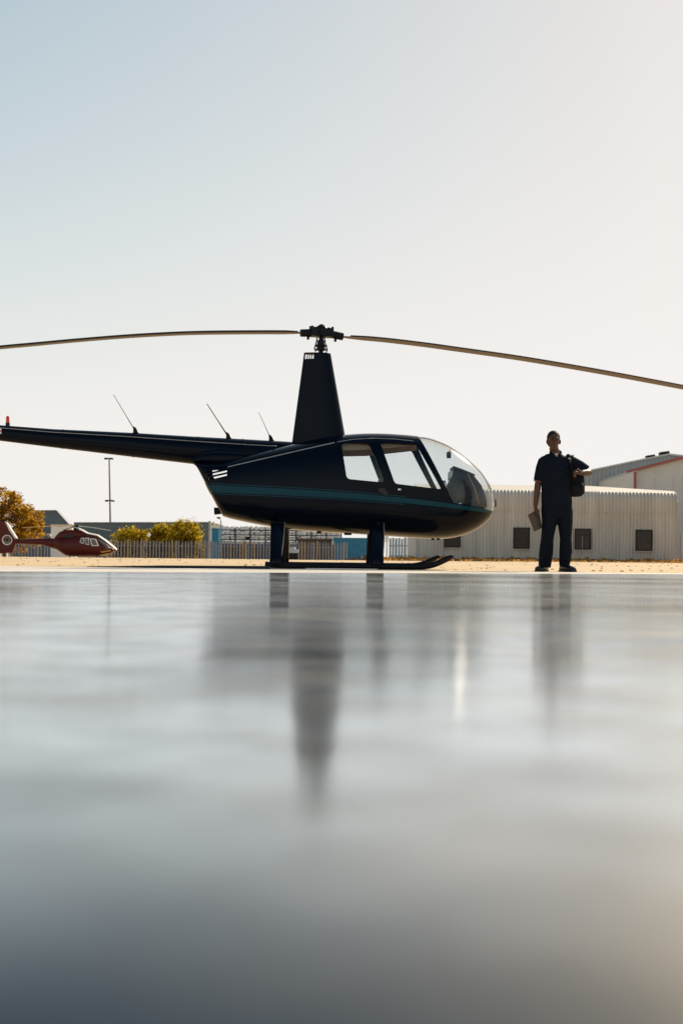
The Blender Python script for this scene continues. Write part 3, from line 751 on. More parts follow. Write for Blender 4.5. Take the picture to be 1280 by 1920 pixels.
slab_between((1195, 883), (1420, 825.5), RY-0.01, 0.12, 10.2, 'roof', M['sheet_grey'], hall)
slab_between((1420, 824), (1570, 864), RY-0.25, 0.14, 0.24, 'roof_edge', M['red_trim'], hall)
p = P(1189.5, 884, RY-0.09); MB().box((p.x, RY-0.09, p.z/2-0.35), (0.13, 0.13, p.z+0.65)).build('column', M['red_trim'], hall)
for px in (1228, 1262):
    p = P(px, 890, RY-0.01); MB().box((p.x, RY-0.012, 2.0), (0.03, 0.03, 5.0)).build('panel_joint', M['render'], hall)
p = P(1277, 990, BY-1.5)
MB().box((p.x+0.06, BY-1.5, 0.6), (0.2, 0.2, 1.5)).build('post', M['sheet_grey'], None)
tag(bpy.data.objects['post'], 'grey post at the right end of the beige ribbed building', 'post')
dw = MB().box((P(1283, 990, BY-1).x+0.12, BY-1, 0.1), (0.35, 0.3, 1.0)).build('utility_box', M['dark_metal'], None, bevel=0.02)
tag(dw, 'dark utility box beside the right end of the beige building', 'box')

# ------------------------------------------------------------------ left side background
M['bluegrey'] = material('blue_grey_wall', (0.10, 0.135, 0.155), 0.6, vary=0.1, scale=0.6)
M['bluegrey_roof'] = material('blue_grey_roof', (0.16, 0.18, 0.19), 0.5, vary=0.1)
GZ = -0.6
def bldg(name, label, pts, Y, depth, m, mr):
    t = flat_building(name, label, pts, Y, depth, m)
    pl = [XZ(x, y, Y-0.2) for x, y in pts]
    for (x0, z0), (x1, z1) in zip(pl[:-1], pl[1:]):
        if abs(x1-x0) < 0.05: continue
        MB().add([(x0, Y-0.2, z0), (x1, Y-0.2, z1), (x1, Y-0.2, z1+0.12), (x0, Y-0.2, z0+0.12), (x0, Y+depth, z0), (x1, Y+depth, z1), (x1, Y+depth, z1+0.12), (x0, Y+depth, z0+0.12)],
                 [(0, 1, 2, 3), (7, 6, 5, 4), (0, 4, 5, 1), (3, 2, 6, 7), (1, 5, 6, 2), (0, 3, 7, 4)]).build('roof', mr, t)
    return t
g1 = bldg('gable_shed', 'blue grey gabled shed beside the orange tree', [(20, 1000), (62, 958.5), (106, 958), (131, 986), (146, 1003)], 165, 1.5, M['bluegrey'], M['bluegrey_roof'])
for px in range(84, 122, 4):
    p = P(px, 990, 164.96); MB().box((p.x, 164.97, 1.4), (0.07, 0.05, 3.6 if px < 108 else 2.2)).build('wall_rib', M['bluegrey'], g1)
g2 = bldg('long_shed', 'long blue grey shed behind the yellow bushes', [(139, 981), (395, 980.5)], 150, 16, M['bluegrey'], M['bluegrey_roof'])
for px in range(146, 395, 7):
    p = P(px, 1000, 149.96); MB().box((p.x, 149.97, 1.35), (0.06, 0.06, 3.8)).build('wall_rib', M['bluegrey'], g2)
# white container behind the red helicopter
WY = 104
wc = thing('white_container', 'white storage container standing behind the red helicopter', 'container', (P(115, 1000, WY).x, WY+1.2, GZ))
p, q = P(96, 984.5, WY), P(135, 1040, WY)
MB().box(((p.x+q.x)/2, WY+1.2, (p.z+GZ)/2), (q.x-p.x, 2.4, p.z-GZ)).build('body', M['white'], wc, bevel=0.03)
MB().box(((p.x+q.x)/2, WY+1.2, p.z+0.04), (q.x-p.x+0.06, 2.46, 0.07)).build('roof', M['sheet_grey'], wc)
for k in range(7): MB().box((p.x+0.15+k*(q.x-p.x-0.3)/6, WY-0.02, (p.z+GZ)/2), (0.06, 0.05, p.z-GZ-0.3)).build('rib', M['white'], wc)
# blue box, posts
M['blue'] = material('blue_paint', (0.008, 0.17, 0.31), 0.45, vary=0.25, scale=2.5)
M['pale_blue'] = material('pale_blue_sheet', (0.33, 0.40, 0.45), 0.5, vary=0.18, scale=1.2, stretch=(1, 1, 0.25))
M['brown'] = material('brown_sheet', (0.085, 0.05, 0.035), 0.6, vary=0.25, scale=2)
M['post'] = material('weathered_post', (0.32, 0.32, 0.31), 0.7, vary=0.2, scale=8)
def container(name, label, x0, y0, x1, y1, Y, m, depth=2.4, ribs=8, zb=GZ, cat='container'):
    p, q = P(x0, y0, Y), P(x1, y1, Y)
    zb = q.z if zb is None else zb
    t = thing(name, label, cat, ((p.x+q.x)/2, Y+depth/2, zb))
    MB().box(((p.x+q.x)/2, Y+depth/2, (p.z+zb)/2), (q.x-p.x, depth, p.z-zb)).build('body', m, t, bevel=0.02)
    for k in range(ribs): MB().box((p.x+(k+0.5)*(q.x-p.x)/ribs, Y-0.025, (p.z+zb)/2), ((q.x-p.x)/ribs*0.5, 0.06, (p.z-zb)*0.9)).build('rib', m, t)
    for s, z in ((1, p.z), (-1, zb)): MB().box(((p.x+q.x)/2, Y-0.03, z-s*0.05), (q.x-p.x+0.04, 0.08, 0.1)).build('rail', m, t)
    return t
container('blue_container', 'narrow dark teal blue container beside the pale post', 397, 990.5, 410, 1040, 118, M['blue'], ribs=3)
pl = thing('tall_post', 'pale upright post between the yellow bushes and the blue container', 'post', (P(393, 1000, 110).x, 110, GZ))
p = P(393, 978, 110); MB().tube([(p.x, 110, GZ), (p.x, 110, p.z)], 0.085, 10).build('shaft', M['post'], pl, 40); MB().tube([(p.x, 110, p.z), (p.x, 110, p.z+0.05)], 0.11, 10).build('cap', M['post'], pl, 40)
# lamp post
LY = 158
lp = thing('lamp_post', 'tall thin lamp post with two pairs of lamps behind the long shed', 'lamp post', (P(208.5, 1000, LY).x, LY, GZ))
p0, p1 = P(208.3, 1044, LY), P(205, 858.5, LY)
M['rust'] = material('rusty_steel', (0.20, 0.13, 0.085), 0.6, vary=0.3, scale=6)
MB().tube([(p0.x, LY, GZ), tuple((p0+p1)/2), tuple(p1)], [0.13, 0.105, 0.085], 10).build('pole', M['rust'], lp, 40)
for py, wd, px in ((859.5, 5.0, 205), (938.5, 5.5, 206.8)):
    c = P(px, py, LY); w = wd*LY/F
    MB().tube([(c.x-w, LY-0.1, c.z), (c.x+w, LY-0.1, c.z)], 0.05, 8).build('arm', M['dark_metal'], lp, True)
    for s in (-1, 1): MB().box((c.x+s*w, LY-0.25, c.z-0.05), (0.42, 0.5, 0.2), Matrix.Rotation(R(s*8), 3, 'Y')).build('lamp', M['dark_metal'], lp, bevel=0.04)
# small globe lamp among the bushes
gl1 = thing('globe_lamp', 'small white globe lamp on a thin post in front of the bushes', 'lamp', (P(279, 1000, 116).x, 116, GZ))
p = P(279, 1003.5, 116); MB().tube([(p.x, 116, GZ), (p.x, 116, p.z)], 0.04, 8).build('pole', M['dark_metal'], gl1, True)
MB().ball((p.x, 116, p.z), 0.17, 14, 10).build('globe', M['white'], gl1, True)

# palisade fence: two runs, each picket an object
M['picket'] = material('grey_picket', (0.24, 0.24, 0.26), 0.55, metal=0.1, vary=0.25, scale=3)
M['picket_tan'] = material('tan_picket', (0.36, 0.27, 0.17), 0.6, vary=0.25, scale=3)
def picket_mesh(w, h):
    b = MB(); d = 0.035
    b.add([(-w/2, 0, 0), (0, -d, 0), (w/2, 0, 0), (-w/2, 0, h-0.12), (0, -d, h-0.12), (w/2, 0, h-0.12), (-w*0.35, 0, h), (0, -d*0.5, h+0.03), (w*0.35, 0, h),
           (-w/2, 0.014, 0), (w/2, 0.014, 0), (-w/2, 0.014, h-0.12), (w/2, 0.014, h-0.12), (0, 0.014, h)],
          [(0, 1, 4, 3), (1, 2, 5, 4), (3, 4, 7, 6), (4, 5, 8, 7), (2, 10, 12, 5), (0, 3, 11, 9), (9, 11, 12, 10), (5, 12, 8), (3, 6, 11), (6, 7, 13), (7, 8, 13), (11, 6, 13), (12, 13, 8), (11, 13, 12)])
    return b.mesh()
pm = picket_mesh(0.115, 1.85); pm2 = picket_mesh(0.13, 1.95)
pm.materials.append(M['picket']); pm2.materials.append(M['picket_tan'])
def fence(label, xa, xb, ya, yb, step):
    p, q = Vector((xa, ya, GZ)), Vector((xb, yb, GZ))
    t = thing('palisade_fence', label, 'fence', (p+q)/2)
    n = int((q-p).length/step)
    for i in range(n+1):
        c = p+(q-p)*(i/n)
        o = bpy.data.objects.new('picket', pm2 if random.random() < 0.12 else pm); COL.objects.link(o); o.parent = t
        o.location = c-t.location+Vector((0, 0, random.uniform(-0.03, 0.03))); o.rotation_euler = (0, R(random.uniform(-1.2, 1.2)), R(random.uniform(-8, 8)))
    for z in (0.35, 1.45):
        d = (q-p)
        MB().tube([p+Vector((0, 0.05, z)), q+Vector((0, 0.05, z))], 0.03, 6).build('rail', M['picket'], t)
    m_ = int((q-p).length/2.75)
    for i in range(m_+1):
        c = p+(q-p)*(i/m_)+Vector((0, 0.09, 0)); MB().box(c+Vector((0, 0, 0.95)), (0.1, 0.1, 1.9)).build('fence_post', M['picket'], t)
fy = 108
fence('long grey palisade fence of pointed pickets in front of the yellow bushes', P(-60, 1000, fy).x, P(396, 1000, fy).x, fy, fy, 0.27)
fence('shorter grey palisade fence in front of the loaded storage rack', P(400, 1000, fy).x, P(650, 1000, fy).x, fy, fy, 0.25)

# storage rack loaded with pale bundles
KY = 122
M['rack'] = material('rack_steel', (0.05, 0.055, 0.07), 0.5, vary=0.2)
M['rack_blue'] = material('rack_blue', (0.015, 0.045, 0.13), 0.5, vary=0.2)
M['bundle'] = material('pale_bundle', (0.85, 0.80, 0.73), 0.7, vary=0.3, scale=2, bump=0.3, bscale=4)
rk = thing('storage_rack', 'long storage rack stacked with pale bundles behind the fence', 'rack', (P(525, 1000, KY).x, KY+0.6, GZ))
kx0, kx1 = P(412, 1000, KY).x, P(640, 1000, KY).x
levels = [P(525, y, KY).z for y in (994.5, 1003.5, 1012.5, 1022)]
for i in range(9):
    x = kx0+(kx1-kx0)*i/8
    for yy in (KY, KY+1.2): MB().box((x, yy, (levels[0]+0.2+GZ)/2), (0.09, 0.09, levels[0]+0.2-GZ)).build('upright', M['rack'], rk)
for k, z in enumerate(levels):
    MB().box(((kx0+kx1)/2, KY+0.6, z-0.04), (kx1-kx0, 1.1, 0.07)).build('shelf', M['rack_blue'] if k == 3 else M['rack'], rk)
    MB().box(((kx0+kx1)/2, KY-0.02, z-0.04), (kx1-kx0, 0.05, 0.11 if k < 3 else 0.22)).build('beam', M['rack_blue'] if k == 3 else M['rack'], rk)
for k, z in enumerate(levels): MB().box(((kx0+kx1)/2, KY+1.24, z+0.18), (kx1-kx0, 0.03, 0.34)).build('back_panel', M['rack'], rk)
MB().box(((kx0+kx1)/2, KY+1.24, (levels[3]-0.1+GZ)/2), (kx1-kx0, 0.03, levels[3]-0.1-GZ)).build('back_panel', M['rack'], rk)
bz = 0.385
bm_ = MB(); bm_.box((0, 0, bz/2), (0.44, 0.95, bz)); bme = bm_.mesh()
bq = bmesh.new(); bq.from_mesh(bme); bmesh.ops.bevel(bq, geom=list(bq.edges), offset=0.05, segments=2, affect='EDGES'); bq.to_mesh(bme); bq.free()
bme.materials.append(M['bundle'])
for k, z in enumerate(levels):
    x = kx0+0.28
    while x < kx1-0.2:
        if random.random() > 0.05:
            o = bpy.data.objects.new('bundle', bme); COL.objects.link(o)
            o.location = (x, KY+0.6+random.uniform(-0.08, 0.08), z-0.004); o.rotation_euler = (0, 0, R(random.uniform(-7, 7)))
            q = random.uniform(0.72, 1.0); o.scale = (random.uniform(0.85, 1.1), 1, q)
            tag(o, 'pale packed bundle lying on the long storage rack behind the fence', 'bundle', 'bundles on the storage rack')
        x += 0.46
container('brown_container', 'dark brown container under the helicopter belly beside the blue one', 558, 1009.5, 622, 1040, 116, M['brown'])
container('blue_skip', 'bright blue container seen between the helicopter legs', 625, 1008, 693, 1040, 113, M['blue'], ribs=11)
rj = thing('pile', 'dark heap of scrap in front of the bright blue container', 'pile', (P(668, 1000, 104).x, 104, GZ))
for k in range(16):
    px = random.uniform(652, 690); p = P(px, 1036+random.uniform(-5, 5), 104)
    MB().box((p.x, 104+random.uniform(-.4, .4), random.uniform(GZ+0.12, GZ+0.75)), (random.uniform(.2, .6), random.uniform(.2, .5), random.uniform(.12, .35)),
             Matrix.Rotation(random.uniform(-.6, .6), 3, 'Y')).build('scrap_piece', M['brown'] if k % 3 else M['rust'], rj, bevel=0.02)
# pale blue sheet fence right of the front leg, with a white post
pf = thing('sheet_fence', 'pale blue upright sheet fence between the helicopter leg and the beige building', 'fence', (P(757, 1000, 88).x, 88, -0.4))
xx = P(729, 1000, 88).x; xe = P(787, 1000, 88).x
while xx < xe:
    w = random.uniform(0.19, 0.25); h = P(757, 1009+random.uniform(-1.0, 1.5), 88).z
    MB().box((xx+w/2, 88+random.uniform(-0.02, 0.02), (h-0.6)/2), (w-0.035, 0.03, h+0.6)).build('panel', M['pale_blue'], pf)
    xx += w
for z in (0.2, 0.9): MB().box(((P(729, 1000, 88).x+xe)/2, 88.06, z), (xe-P(729, 1000, 88).x, 0.05, 0.08)).build('rail', M['rack'], pf)
wp = thing('white_post', 'white post with a box on top beside the pale blue sheet fence', 'post', (P(725, 1000, 84).x, 84, -0.6))
p = P(725, 1008, 84); MB().box((p.x, 84, (p.z-0.6)/2), (0.12, 0.12, p.z+0.6)).build('shaft', M['white'], wp); MB().box((p.x, 84-0.02, p.z-0.1), (0.22, 0.2, 0.4)).build('box', M['white'], wp, bevel=0.02)
# street lamp head visible under the tail
cl = thing('hooked_lamp', 'small hooked lamp on a curved pole above the storage rack', 'lamp', (P(412, 1000, 119).x, 119, GZ))
p = [P(414, 990, 119), P(414.5, 978, 119), P(413, 972.5, 119), P(410, 971, 119)]
MB().tube([(p[0].x, 119, GZ)]+[tuple(v) for v in p], 0.05, 8).build('pole', M['post'], cl, True)
MB().ball(tuple(p[3]), (0.2, 0.14, 0.09), 10, 6).build('lamp', M['dark_metal'], cl, True)
# grey equipment cart behind the rear leg
CY = 66
gc = thing('equipment_cart', 'small grey equipment cart standing behind the rear landing leg', 'cart', (P(548, 1040, CY).x, CY, ground_z(-2, CY)))
gz = ground_z(P(548, 1040, CY).x, CY)
q0, q1 = P(536, 1026, CY), P(560, 1037, CY)
MB().add([], []).prism(rounded([(q0.x, q1.z), (q0.x+0.05, q0.z-0.06), (q0.x+0.18, q0.z), (q1.x-0.22, q0.z+0.02), (q1.x-0.16, q0.z-0.10), (q1.x, q0.z-0.14), (q1.x-0.05, q1.z)], 0.04), CY-0.3, CY+0.3).build('body', M['pale_blue'], gc, bevel=0.015)
for s in (-1, 1):
    for t in (0.15, 0.5): MB().tube([(q0.x+t, CY+s*0.27, gz+0.09), (q0.x+t, CY+s*0.31, gz+0.09)], 0.09, 14).build('wheel', M['black'], gc, 40)
    MB().box((q0.x+0.33, CY+s*0.25, (q1.z+gz+0.1)/2), (0.5, 0.03, max(0.04, q1.z-gz-0.08))).build('chassis', M['dark_metal'], gc)
MB().tube([(q0.x-0.02, CY, q1.z+0.03), (q0.x-0.25, CY, gz+0.08)], 0.015, 6).build('tow_bar', M['dark_metal'], gc, True)

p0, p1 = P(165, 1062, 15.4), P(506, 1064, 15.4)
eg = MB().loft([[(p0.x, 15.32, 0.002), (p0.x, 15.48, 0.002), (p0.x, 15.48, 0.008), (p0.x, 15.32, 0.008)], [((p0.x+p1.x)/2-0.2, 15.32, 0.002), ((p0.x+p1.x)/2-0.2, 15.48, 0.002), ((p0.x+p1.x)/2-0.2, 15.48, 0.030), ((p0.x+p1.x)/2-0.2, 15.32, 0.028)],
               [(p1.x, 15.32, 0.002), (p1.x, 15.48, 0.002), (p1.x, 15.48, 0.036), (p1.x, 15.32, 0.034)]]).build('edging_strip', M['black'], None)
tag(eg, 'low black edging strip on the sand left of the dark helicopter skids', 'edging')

# ------------------------------------------------------------------ vegetation
M['leaf_gold'] = leaf_material('golden_leaves', (0.08, 0.048, 0.008), (0.84, 0.47, 0.035), 0.42)
M['leaf_yellow'] = leaf_material('yellow_leaves', (0.03, 0.026, 0.005), (0.86, 0.61, 0.03), 0.42)
M['bark'] = material('bark', (0.09, 0.06, 0.04), 0.9, vary=0.3, scale=6, bump=0.6, bscale=20)
def leaves(name, blobs, n, size, m, parent, seed=1, clump=0.0):
    rnd = random.Random(seed); vs = []; fs = []
    tot = sum(b[1][0]*b[1][1]*b[1][2] for b in blobs)
    for c, r in blobs:
        k = int(n*r[0]*r[1]*r[2]/tot)
        cl = []
        for _ in range(max(4, k//26)):
            while True:
                v = Vector((rnd.uniform(-1, 1), rnd.uniform(-1, 1), rnd.uniform(-1, 1)))
                if 0.15 < v.length < 1.0: break
            v = v.normalized()*v.length**0.45*rnd.uniform(0.86, 1.1)
            cl.append(v)
        for _ in range(k):
            q = rnd.choice(cl)+Vector((rnd.gauss(0, 1), rnd.gauss(0, 1), rnd.gauss(0, 1)))*0.12
            p = Vector((c[0]+q.x*r[0], c[1]+q.y*r[1], c[2]+q.z*r[2]))
            s = size*rnd.uniform(0.55, 1.35)
            a = Vector((rnd.gauss(0, 1), rnd.gauss(0, 1), rnd.gauss(0, 1))).normalized()
            b = a.cross(Vector((rnd.gauss(0, 1), rnd.gauss(0, 1), rnd.gauss(0, 1)))).normalized()
            o = len(vs)
            vs += [p-a*s, p+b*s*0.5, p+a*s, p-b*s*0.5]; fs.append((o, o+1, o+2, o+3))
    me = MB().add(vs, fs).mesh(False)
    return link(name, me, m, parent, None)
def limbs(name, base, top, r, n, spread, parent, seed=2):
    rnd = random.Random(seed); b = MB(); base, top = Vector(base), Vector(top)
    mid = (base+top)/2+Vector((rnd.uniform(-.1, .1), 0, 0))
    b.tube([base, mid, top], [r, r*0.75, r*0.45], 9)
    for i in range(n):
        t = rnd.uniform(0.35, 1.0); s = base.lerp(top, t)
        d = Vector((rnd.uniform(-1, 1), rnd.uniform(-1, 1), rnd.uniform(0.3, 1.1)))
        d = Vector((d.x*spread[0], d.y*spread[1], d.z*spread[2]))
        e = s+d*rnd.uniform(0.5, 0.95); b.tube([s, (s+e)/2+Vector((0, 0, 0.06*spread[2])), e], [r*0.4, r*0.25, r*0.08], 6)
    b.build(name, M['bark'], parent, True)
TY = 114
def at(px, py, Y): return P(px, py, Y)
def pr(px): return px*TY/F
tr = thing('orange_tree', 'large rounded tree with orange gold leaves behind the red helicopter tail', 'tree', (P(5, 1000, TY).x, TY, GZ))
limbs('trunk', (P(8, 1000, TY).x, TY, GZ-0.05), tuple(P(6, 965, TY)), 0.19, 26, (2.4, 2.0, 2.0), tr, 5)
bl2 = []
for px, py, rx, rz in ((2, 940, 30, 26), (-38, 955, 30, 30), (30, 955, 26, 27), (52, 972, 26, 24), (20, 985, 40, 28), (-20, 995, 40, 26), (58, 1000, 24, 22), (40, 1018, 34, 18), (66, 985, 17, 16), (-4, 922, 14, 10), (0, 1022, 40, 16)):
    p = P(px, py, TY+random.uniform(-0.8, 0.8)); bl2.append((p, (pr(rx), pr(min(rx, 30)), pr(rz))))
leaves('crown', bl2, 17000, 0.12, M['leaf_gold'], tr, 3)
for i, (px, half, top, lab, sd) in enumerate(((248, 36, 991, 'low clipped yellow topped bush nearest the red helicopter', 11), (304, 27, 984, 'middle yellow bush between the low bush and the tallest one', 12), (347, 32, 975, 'tallest rounded yellow bush beside the pale post', 13))):
    YB = 124-i*1.5; k = YB/F
    t = thing('yellow_bush', lab, 'bush', (P(px, 1000, YB).x, YB, GZ), 'yellow bushes behind the palisade fence')
    c = P(px, 1000, YB); zt = P(px, top, YB).z
    limbs('stems', (c.x, YB, GZ-0.05), (c.x, YB, GZ+(zt-GZ)*0.5), 0.07, 16, (half*k*0.8, 0.9, (zt-GZ)*0.5), t, sd)
    bs = [((c.x+dx*half*k, YB, GZ+(zt-GZ)*fz), (half*k*rx, 1.2*ry, (zt-GZ)*rz)) for dx, fz, rx, ry, rz in
          ((0, 0.5, 1.0, 1.0, 0.5), (-0.55, 0.22, 0.5, 1, 0.3), (0.55, 0.22, 0.5, 1, 0.3), (-0.5, 0.55, 0.5, 0.8, 0.40), (0.5, 0.55, 0.5, 0.8, 0.40), (-0.15, 0.68, 0.55, 0.8, 0.33), (0.3, 0.66, 0.5, 0.7, 0.34), (-0.6, 0.3, 0.4, 0.8, 0.3), (0.6, 0.3, 0.4, 0.8, 0.3))]
    leaves('foliage', bs, 11000, 0.095, M['leaf_yellow'], t, sd)
lbz = thing('thin_bush', 'small pale bush growing between the post and the blue container', 'bush', (P(402, 1000, 126).x, 126, GZ))
leaves('foliage', [((P(402, 985, 126).x, 126, P(402, 985, 126).z), (0.28, 0.3, 0.45)), ((P(401, 1000, 126).x, 126, P(401, 1005, 126).z), (0.4, 0.3, 0.8))], 500, 0.07, M['leaf_yellow'], lbz, 21)
limbs('stems', (P(402, 1000, 126).x, 126, GZ), tuple(P(402, 990, 126)), 0.04, 4, (0.2, 0.2, 0.3), lbz, 22)
# dry leaves and dirt along the foot of the buildings
M['dry'] = leaf_material('dry_leaf', (0.50, 0.27, 0.09), (0.6, 0.28, 0.06), 0.3, 0.6)
rnd = random.Random(31); vs = []; fs = []
for i in range(9000):
    px = rnd.uniform(700, 1420); Y = BY-0.25-abs(rnd.gauss(0, 1.2))-(2.2*rnd.random()**3)
    dens = 0.5+0.5*noise.noise((px*0.045, 3.1, 0))+0.25*noise.noise((px*0.15, 7.0, 0))
    if rnd.random() > dens*1.1: continue
    x = P(px, 1045, Y).x; hgt = max(0, dens)*0.26*math.exp(-((Y-(BY-0.5))/0.8)**2)
    z = 0.015+rnd.random()*hgt; s = rnd.uniform(0.05, 0.13)
    a = Vector((rnd.gauss(0, 1), rnd.gauss(0, 1), rnd.gauss(0, 0.6))).normalized(); b = a.cross(Vector((rnd.gauss(0, .7), rnd.gauss(0, .7), 1))).normalized()
    p = Vector((x, Y, z)); o = len(vs)
    vs += [p-a*s, p+b*s*0.6+Vector((0, 0, s*0.2)), p+a*s, p-b*s*0.6+Vector((0, 0, s*0.2))]; fs.append((o, o+1, o+2, o+3))
dl = link('dry_leaves', MB().add(vs, fs).mesh(False), M['dry'], None, None); dl['kind'] = 'stuff'
# pebbles and clods on the sand
rnd = random.Random(41); cb = MB()
for i in range(260):
    Y = 16.6+34*rnd.random()**1.6; x = rnd.uniform(-0.29, 0.29)*Y*1.05
    s = rnd.uniform(0.006, 0.016)*(1+Y/60); 
    cb.ball((x, Y, ground_z(x, Y)+s*0.2), (s*rnd.uniform(.8, 1.8), s*rnd.uniform(.8, 1.8), s*rnd.uniform(.35, .7)), 6, 4)
M['pebble'] = material('pebbles', (0.40, 0.28, 0.16), 0.9, island=0.5)
pb = cb.build('pebbles', M['pebble']); pb['kind'] = 'stuff'

# ------------------------------------------------------------------ the red helicopter
VY = 90.0
M['maroon'] = material('maroon_paint', (0.085, 0.012, 0.009), 0.3, vary=0.12, scale=3, spec=0.2)
M['heli_glass'] = material('dark_canopy', (0.09, 0.10, 0.11), 0.12, spec=0.5)
M['yellow_trim'] = material('yellow_cover', (0.55, 0.30, 0.05), 0.6, vary=0.1)
rh = thing('red_helicopter', 'maroon helicopter with white roof stripe and shrouded tail rotor parked by the fence', 'helicopter', (P(140, 1040, VY).x, VY, GZ))
def V(px, py): return XZ(px, py, VY)
def vloft(tops, bots, wfun, name, m, parent, K=24, N=40, n=2.6):
    a = sorted(V(x, y) for x, y in tops); b = sorted(V(x, y) for x, y in bots)
    x0, x1 = max(a[0][0], b[0][0])+0.003, min(a[-1][0], b[-1][0])-0.003
    rings = []
    for i in range(N+1):
        u = (1-math.cos(PI*i/N))/2; x = x0+(x1-x0)*u; zt, zb = lerp(a, x), lerp(b, x)
        if zt-zb < 0.01: zt = zb+0.01
        w = wfun(u); zc = (zt+zb)/2
        rings.append([(x, VY+w*math.copysign(abs(math.cos(q))**(2/n), math.cos(q)), zc+(zt-zb)/2*math.copysign(abs(math.sin(q))**(2/n), math.sin(q))) for q in [k*2*PI/K for k in range(K)]])
    return MB().loft(rings).build(name, m, parent, 50)
fu = vloft([(92, 1011), (106, 1009), (124, 1008), (150, 1004), (164, 1001), (184, 1006), (202, 1018), (212, 1026), (217, 1031)],
           [(92, 1023), (100, 1027), (111, 1033), (124, 1042), (140, 1044), (188, 1043), (205, 1040), (213, 1036), (217, 1032)],
           lambda u: 0.75*math.sqrt(max(0.02, 1-abs(2*u-1.1)**3)) if u < 0.99 else 0.1, 'fuselage', M['maroon'], rh)
vloft([(101, 1012), (106, 1004), (113, 997), (122, 993.5), (146, 993.5), (158, 997), (164, 1001), (168, 1005)],
      [(101, 1013), (120, 1013), (150, 1010), (168, 1006)], lambda u: 0.42*math.sqrt(max(0.05, 1-(2*u-1)**4)), 'engine_cowling', M['maroon'], fu)
vloft([(20, 1012), (34, 1011), (75, 1009.5), (108, 1009)], [(20, 1019), (34, 1019.5), (81, 1022), (108, 1031)], lambda u: 0.13+0.22*u, 'tail_boom', M['maroon'], rh)
def vprism(pts, w, name, m, parent, bev=0.02, dy=0.0):
    return MB().prism([V(x, y) for x, y in pts], VY-w+dy, VY+w+dy).build(name, m, parent, bevel=bev)
# tail fin with a round tunnel for the fan
finm = MB().prism([V(x, y) for x, y in ((-18, 974), (10, 976.5), (20, 992), (31, 1009), (30, 1022), (25, 1036), (2, 1038), (-10, 1030), (-14, 1000))], VY-0.14, VY+0.14).mesh()
fc = V(15, 1012.5); fr_ = 8.2*VY/F
ct = MB().tube([(fc[0], VY-0.5, fc[1]), (fc[0], VY+0.5, fc[1])], fr_, 28).mesh()
fin = link('tail_fin', boolean(finm, ct, 'DIFFERENCE'), M['maroon'], rh, 40)
ring_b = MB(); nseg = 28; rr = []
for k in range(nseg):
    a = 2*PI*k/nseg; rr.append((a,))
vs = []; fs = []
for k in range(nseg):
    a = 2*PI*k/nseg
    for r_, y_ in ((fr_, -0.17), (fr_*1.16, -0.17), (fr_*1.16, -0.12), (fr_, -0.12)): vs.append((fc[0]+r_*math.cos(a), VY+y_, fc[1]+r_*math.sin(a)))
for k in range(nseg):
    for j in range(4): fs.append((k*4+j, k*4+(j+1) % 4, ((k+1) % nseg)*4+(j+1) % 4, ((k+1) % nseg)*4+j))
MB().add(vs, fs).build('shroud_ring', M['white'], fin, 40)
fh = MB().tube([(fc[0], VY-0.12, fc[1]), (fc[0], VY+0.1, fc[1])], fr_*0.3, 14).build('fan_hub', M['dark_metal'], fin, 40)
fan = MB()
for k in range(8):
    a = 2*PI*k/8+0.2; fan.box((fc[0]+math.cos(a)*fr_*0.62, VY, fc[1]+math.sin(a)*fr_*0.62), (fr_*0.74, 0.03, 0.07), Matrix.Rotation(-a, 3, 'Y') @ Matrix.Rotation(R(35), 3, 'X'))
fan.build('fan_blades', M['trim'], fin)
vprism(((10.5, 977), (13.5, 978), (24, 995), (33.5, 1009.5), (29.5, 1010), (19, 995)), 0.155, 'fin_stripe', M['white'], fin, 0.004)
vprism(((-22, 973), (14, 975.5), (16, 978), (-22, 976)), 0.16, 'fin_cap', M['dark_metal'], fin, 0.004)
# white roof stripe, windows
def hug(pts, name, m, parent, y):
    return MB().prism([V(x, p) for x, p in pts], VY-y, VY-y+0.05).build(name, m, parent, bevel=0.004)
sp = [(120, 992.8), (133, 989), (142, 988.5), (156, 995), (166, 1000.5), (184, 1004), (199, 1014), (212, 1024.5), (219, 1031)]
pts3 = [(V(x, y)[0], VY, V(x, y)[1]) for x, y in sp]
MB().tube(pts3, [(0.28, 0.06)]*3+[(0.34, 0.07)]*4+[(0.26, 0.07), (0.1, 0.06)], 10, up=(0, 0, 1)).build('roof_stripe', M['white'], rh, 50)
for q in (((154, 1018), (156, 1009), (162, 1008.5), (162, 1020)), ((163.5, 1008.5), (171, 1009), (172, 1022), (165, 1021)), ((173, 1009.5), (184, 1011), (190, 1024), (176, 1024))):
    w = MB().prism([V(*p_) for p_ in rounded([(float(a_), float(b_)) for a_, b_ in q], 2.0)], VY-0.79, VY-0.70).build('window', M['white'], rh, bevel=0.006)
    cxq = sum(p_[0] for p_ in q)/4; cyq = sum(p_[1] for p_ in q)/4
    MB().prism([V(cxq+(a_-cxq)*0.72, cyq+(b_-cyq)*0.78) for a_, b_ in q], VY-0.80, VY-0.72).build('pane', M['heli_glass'], w)
vprism(((186.5, 1010), (197, 1015.5), (206, 1024), (211, 1029.5), (199, 1031), (193, 1024)), 0.62, 'windshield', M['heli_glass'], rh, 0.05)
vprism(((189, 1034.5), (210, 1031.5), (211, 1033), (196, 1036.5)), 0.66, 'nose_trim', M['yellow_trim'], rh, 0.02)
vprism(((190, 1040.5), (206, 1037), (207, 1038.5), (193, 1042)), 0.66, 'nose_trim', M['yellow_trim'], rh, 0.02)
vprism(((121, 1004), (135, 1003), (142, 1003), (141, 1008.5), (121, 1009)), 0.45, 'air_intake', M['black'], rh, 0.03)
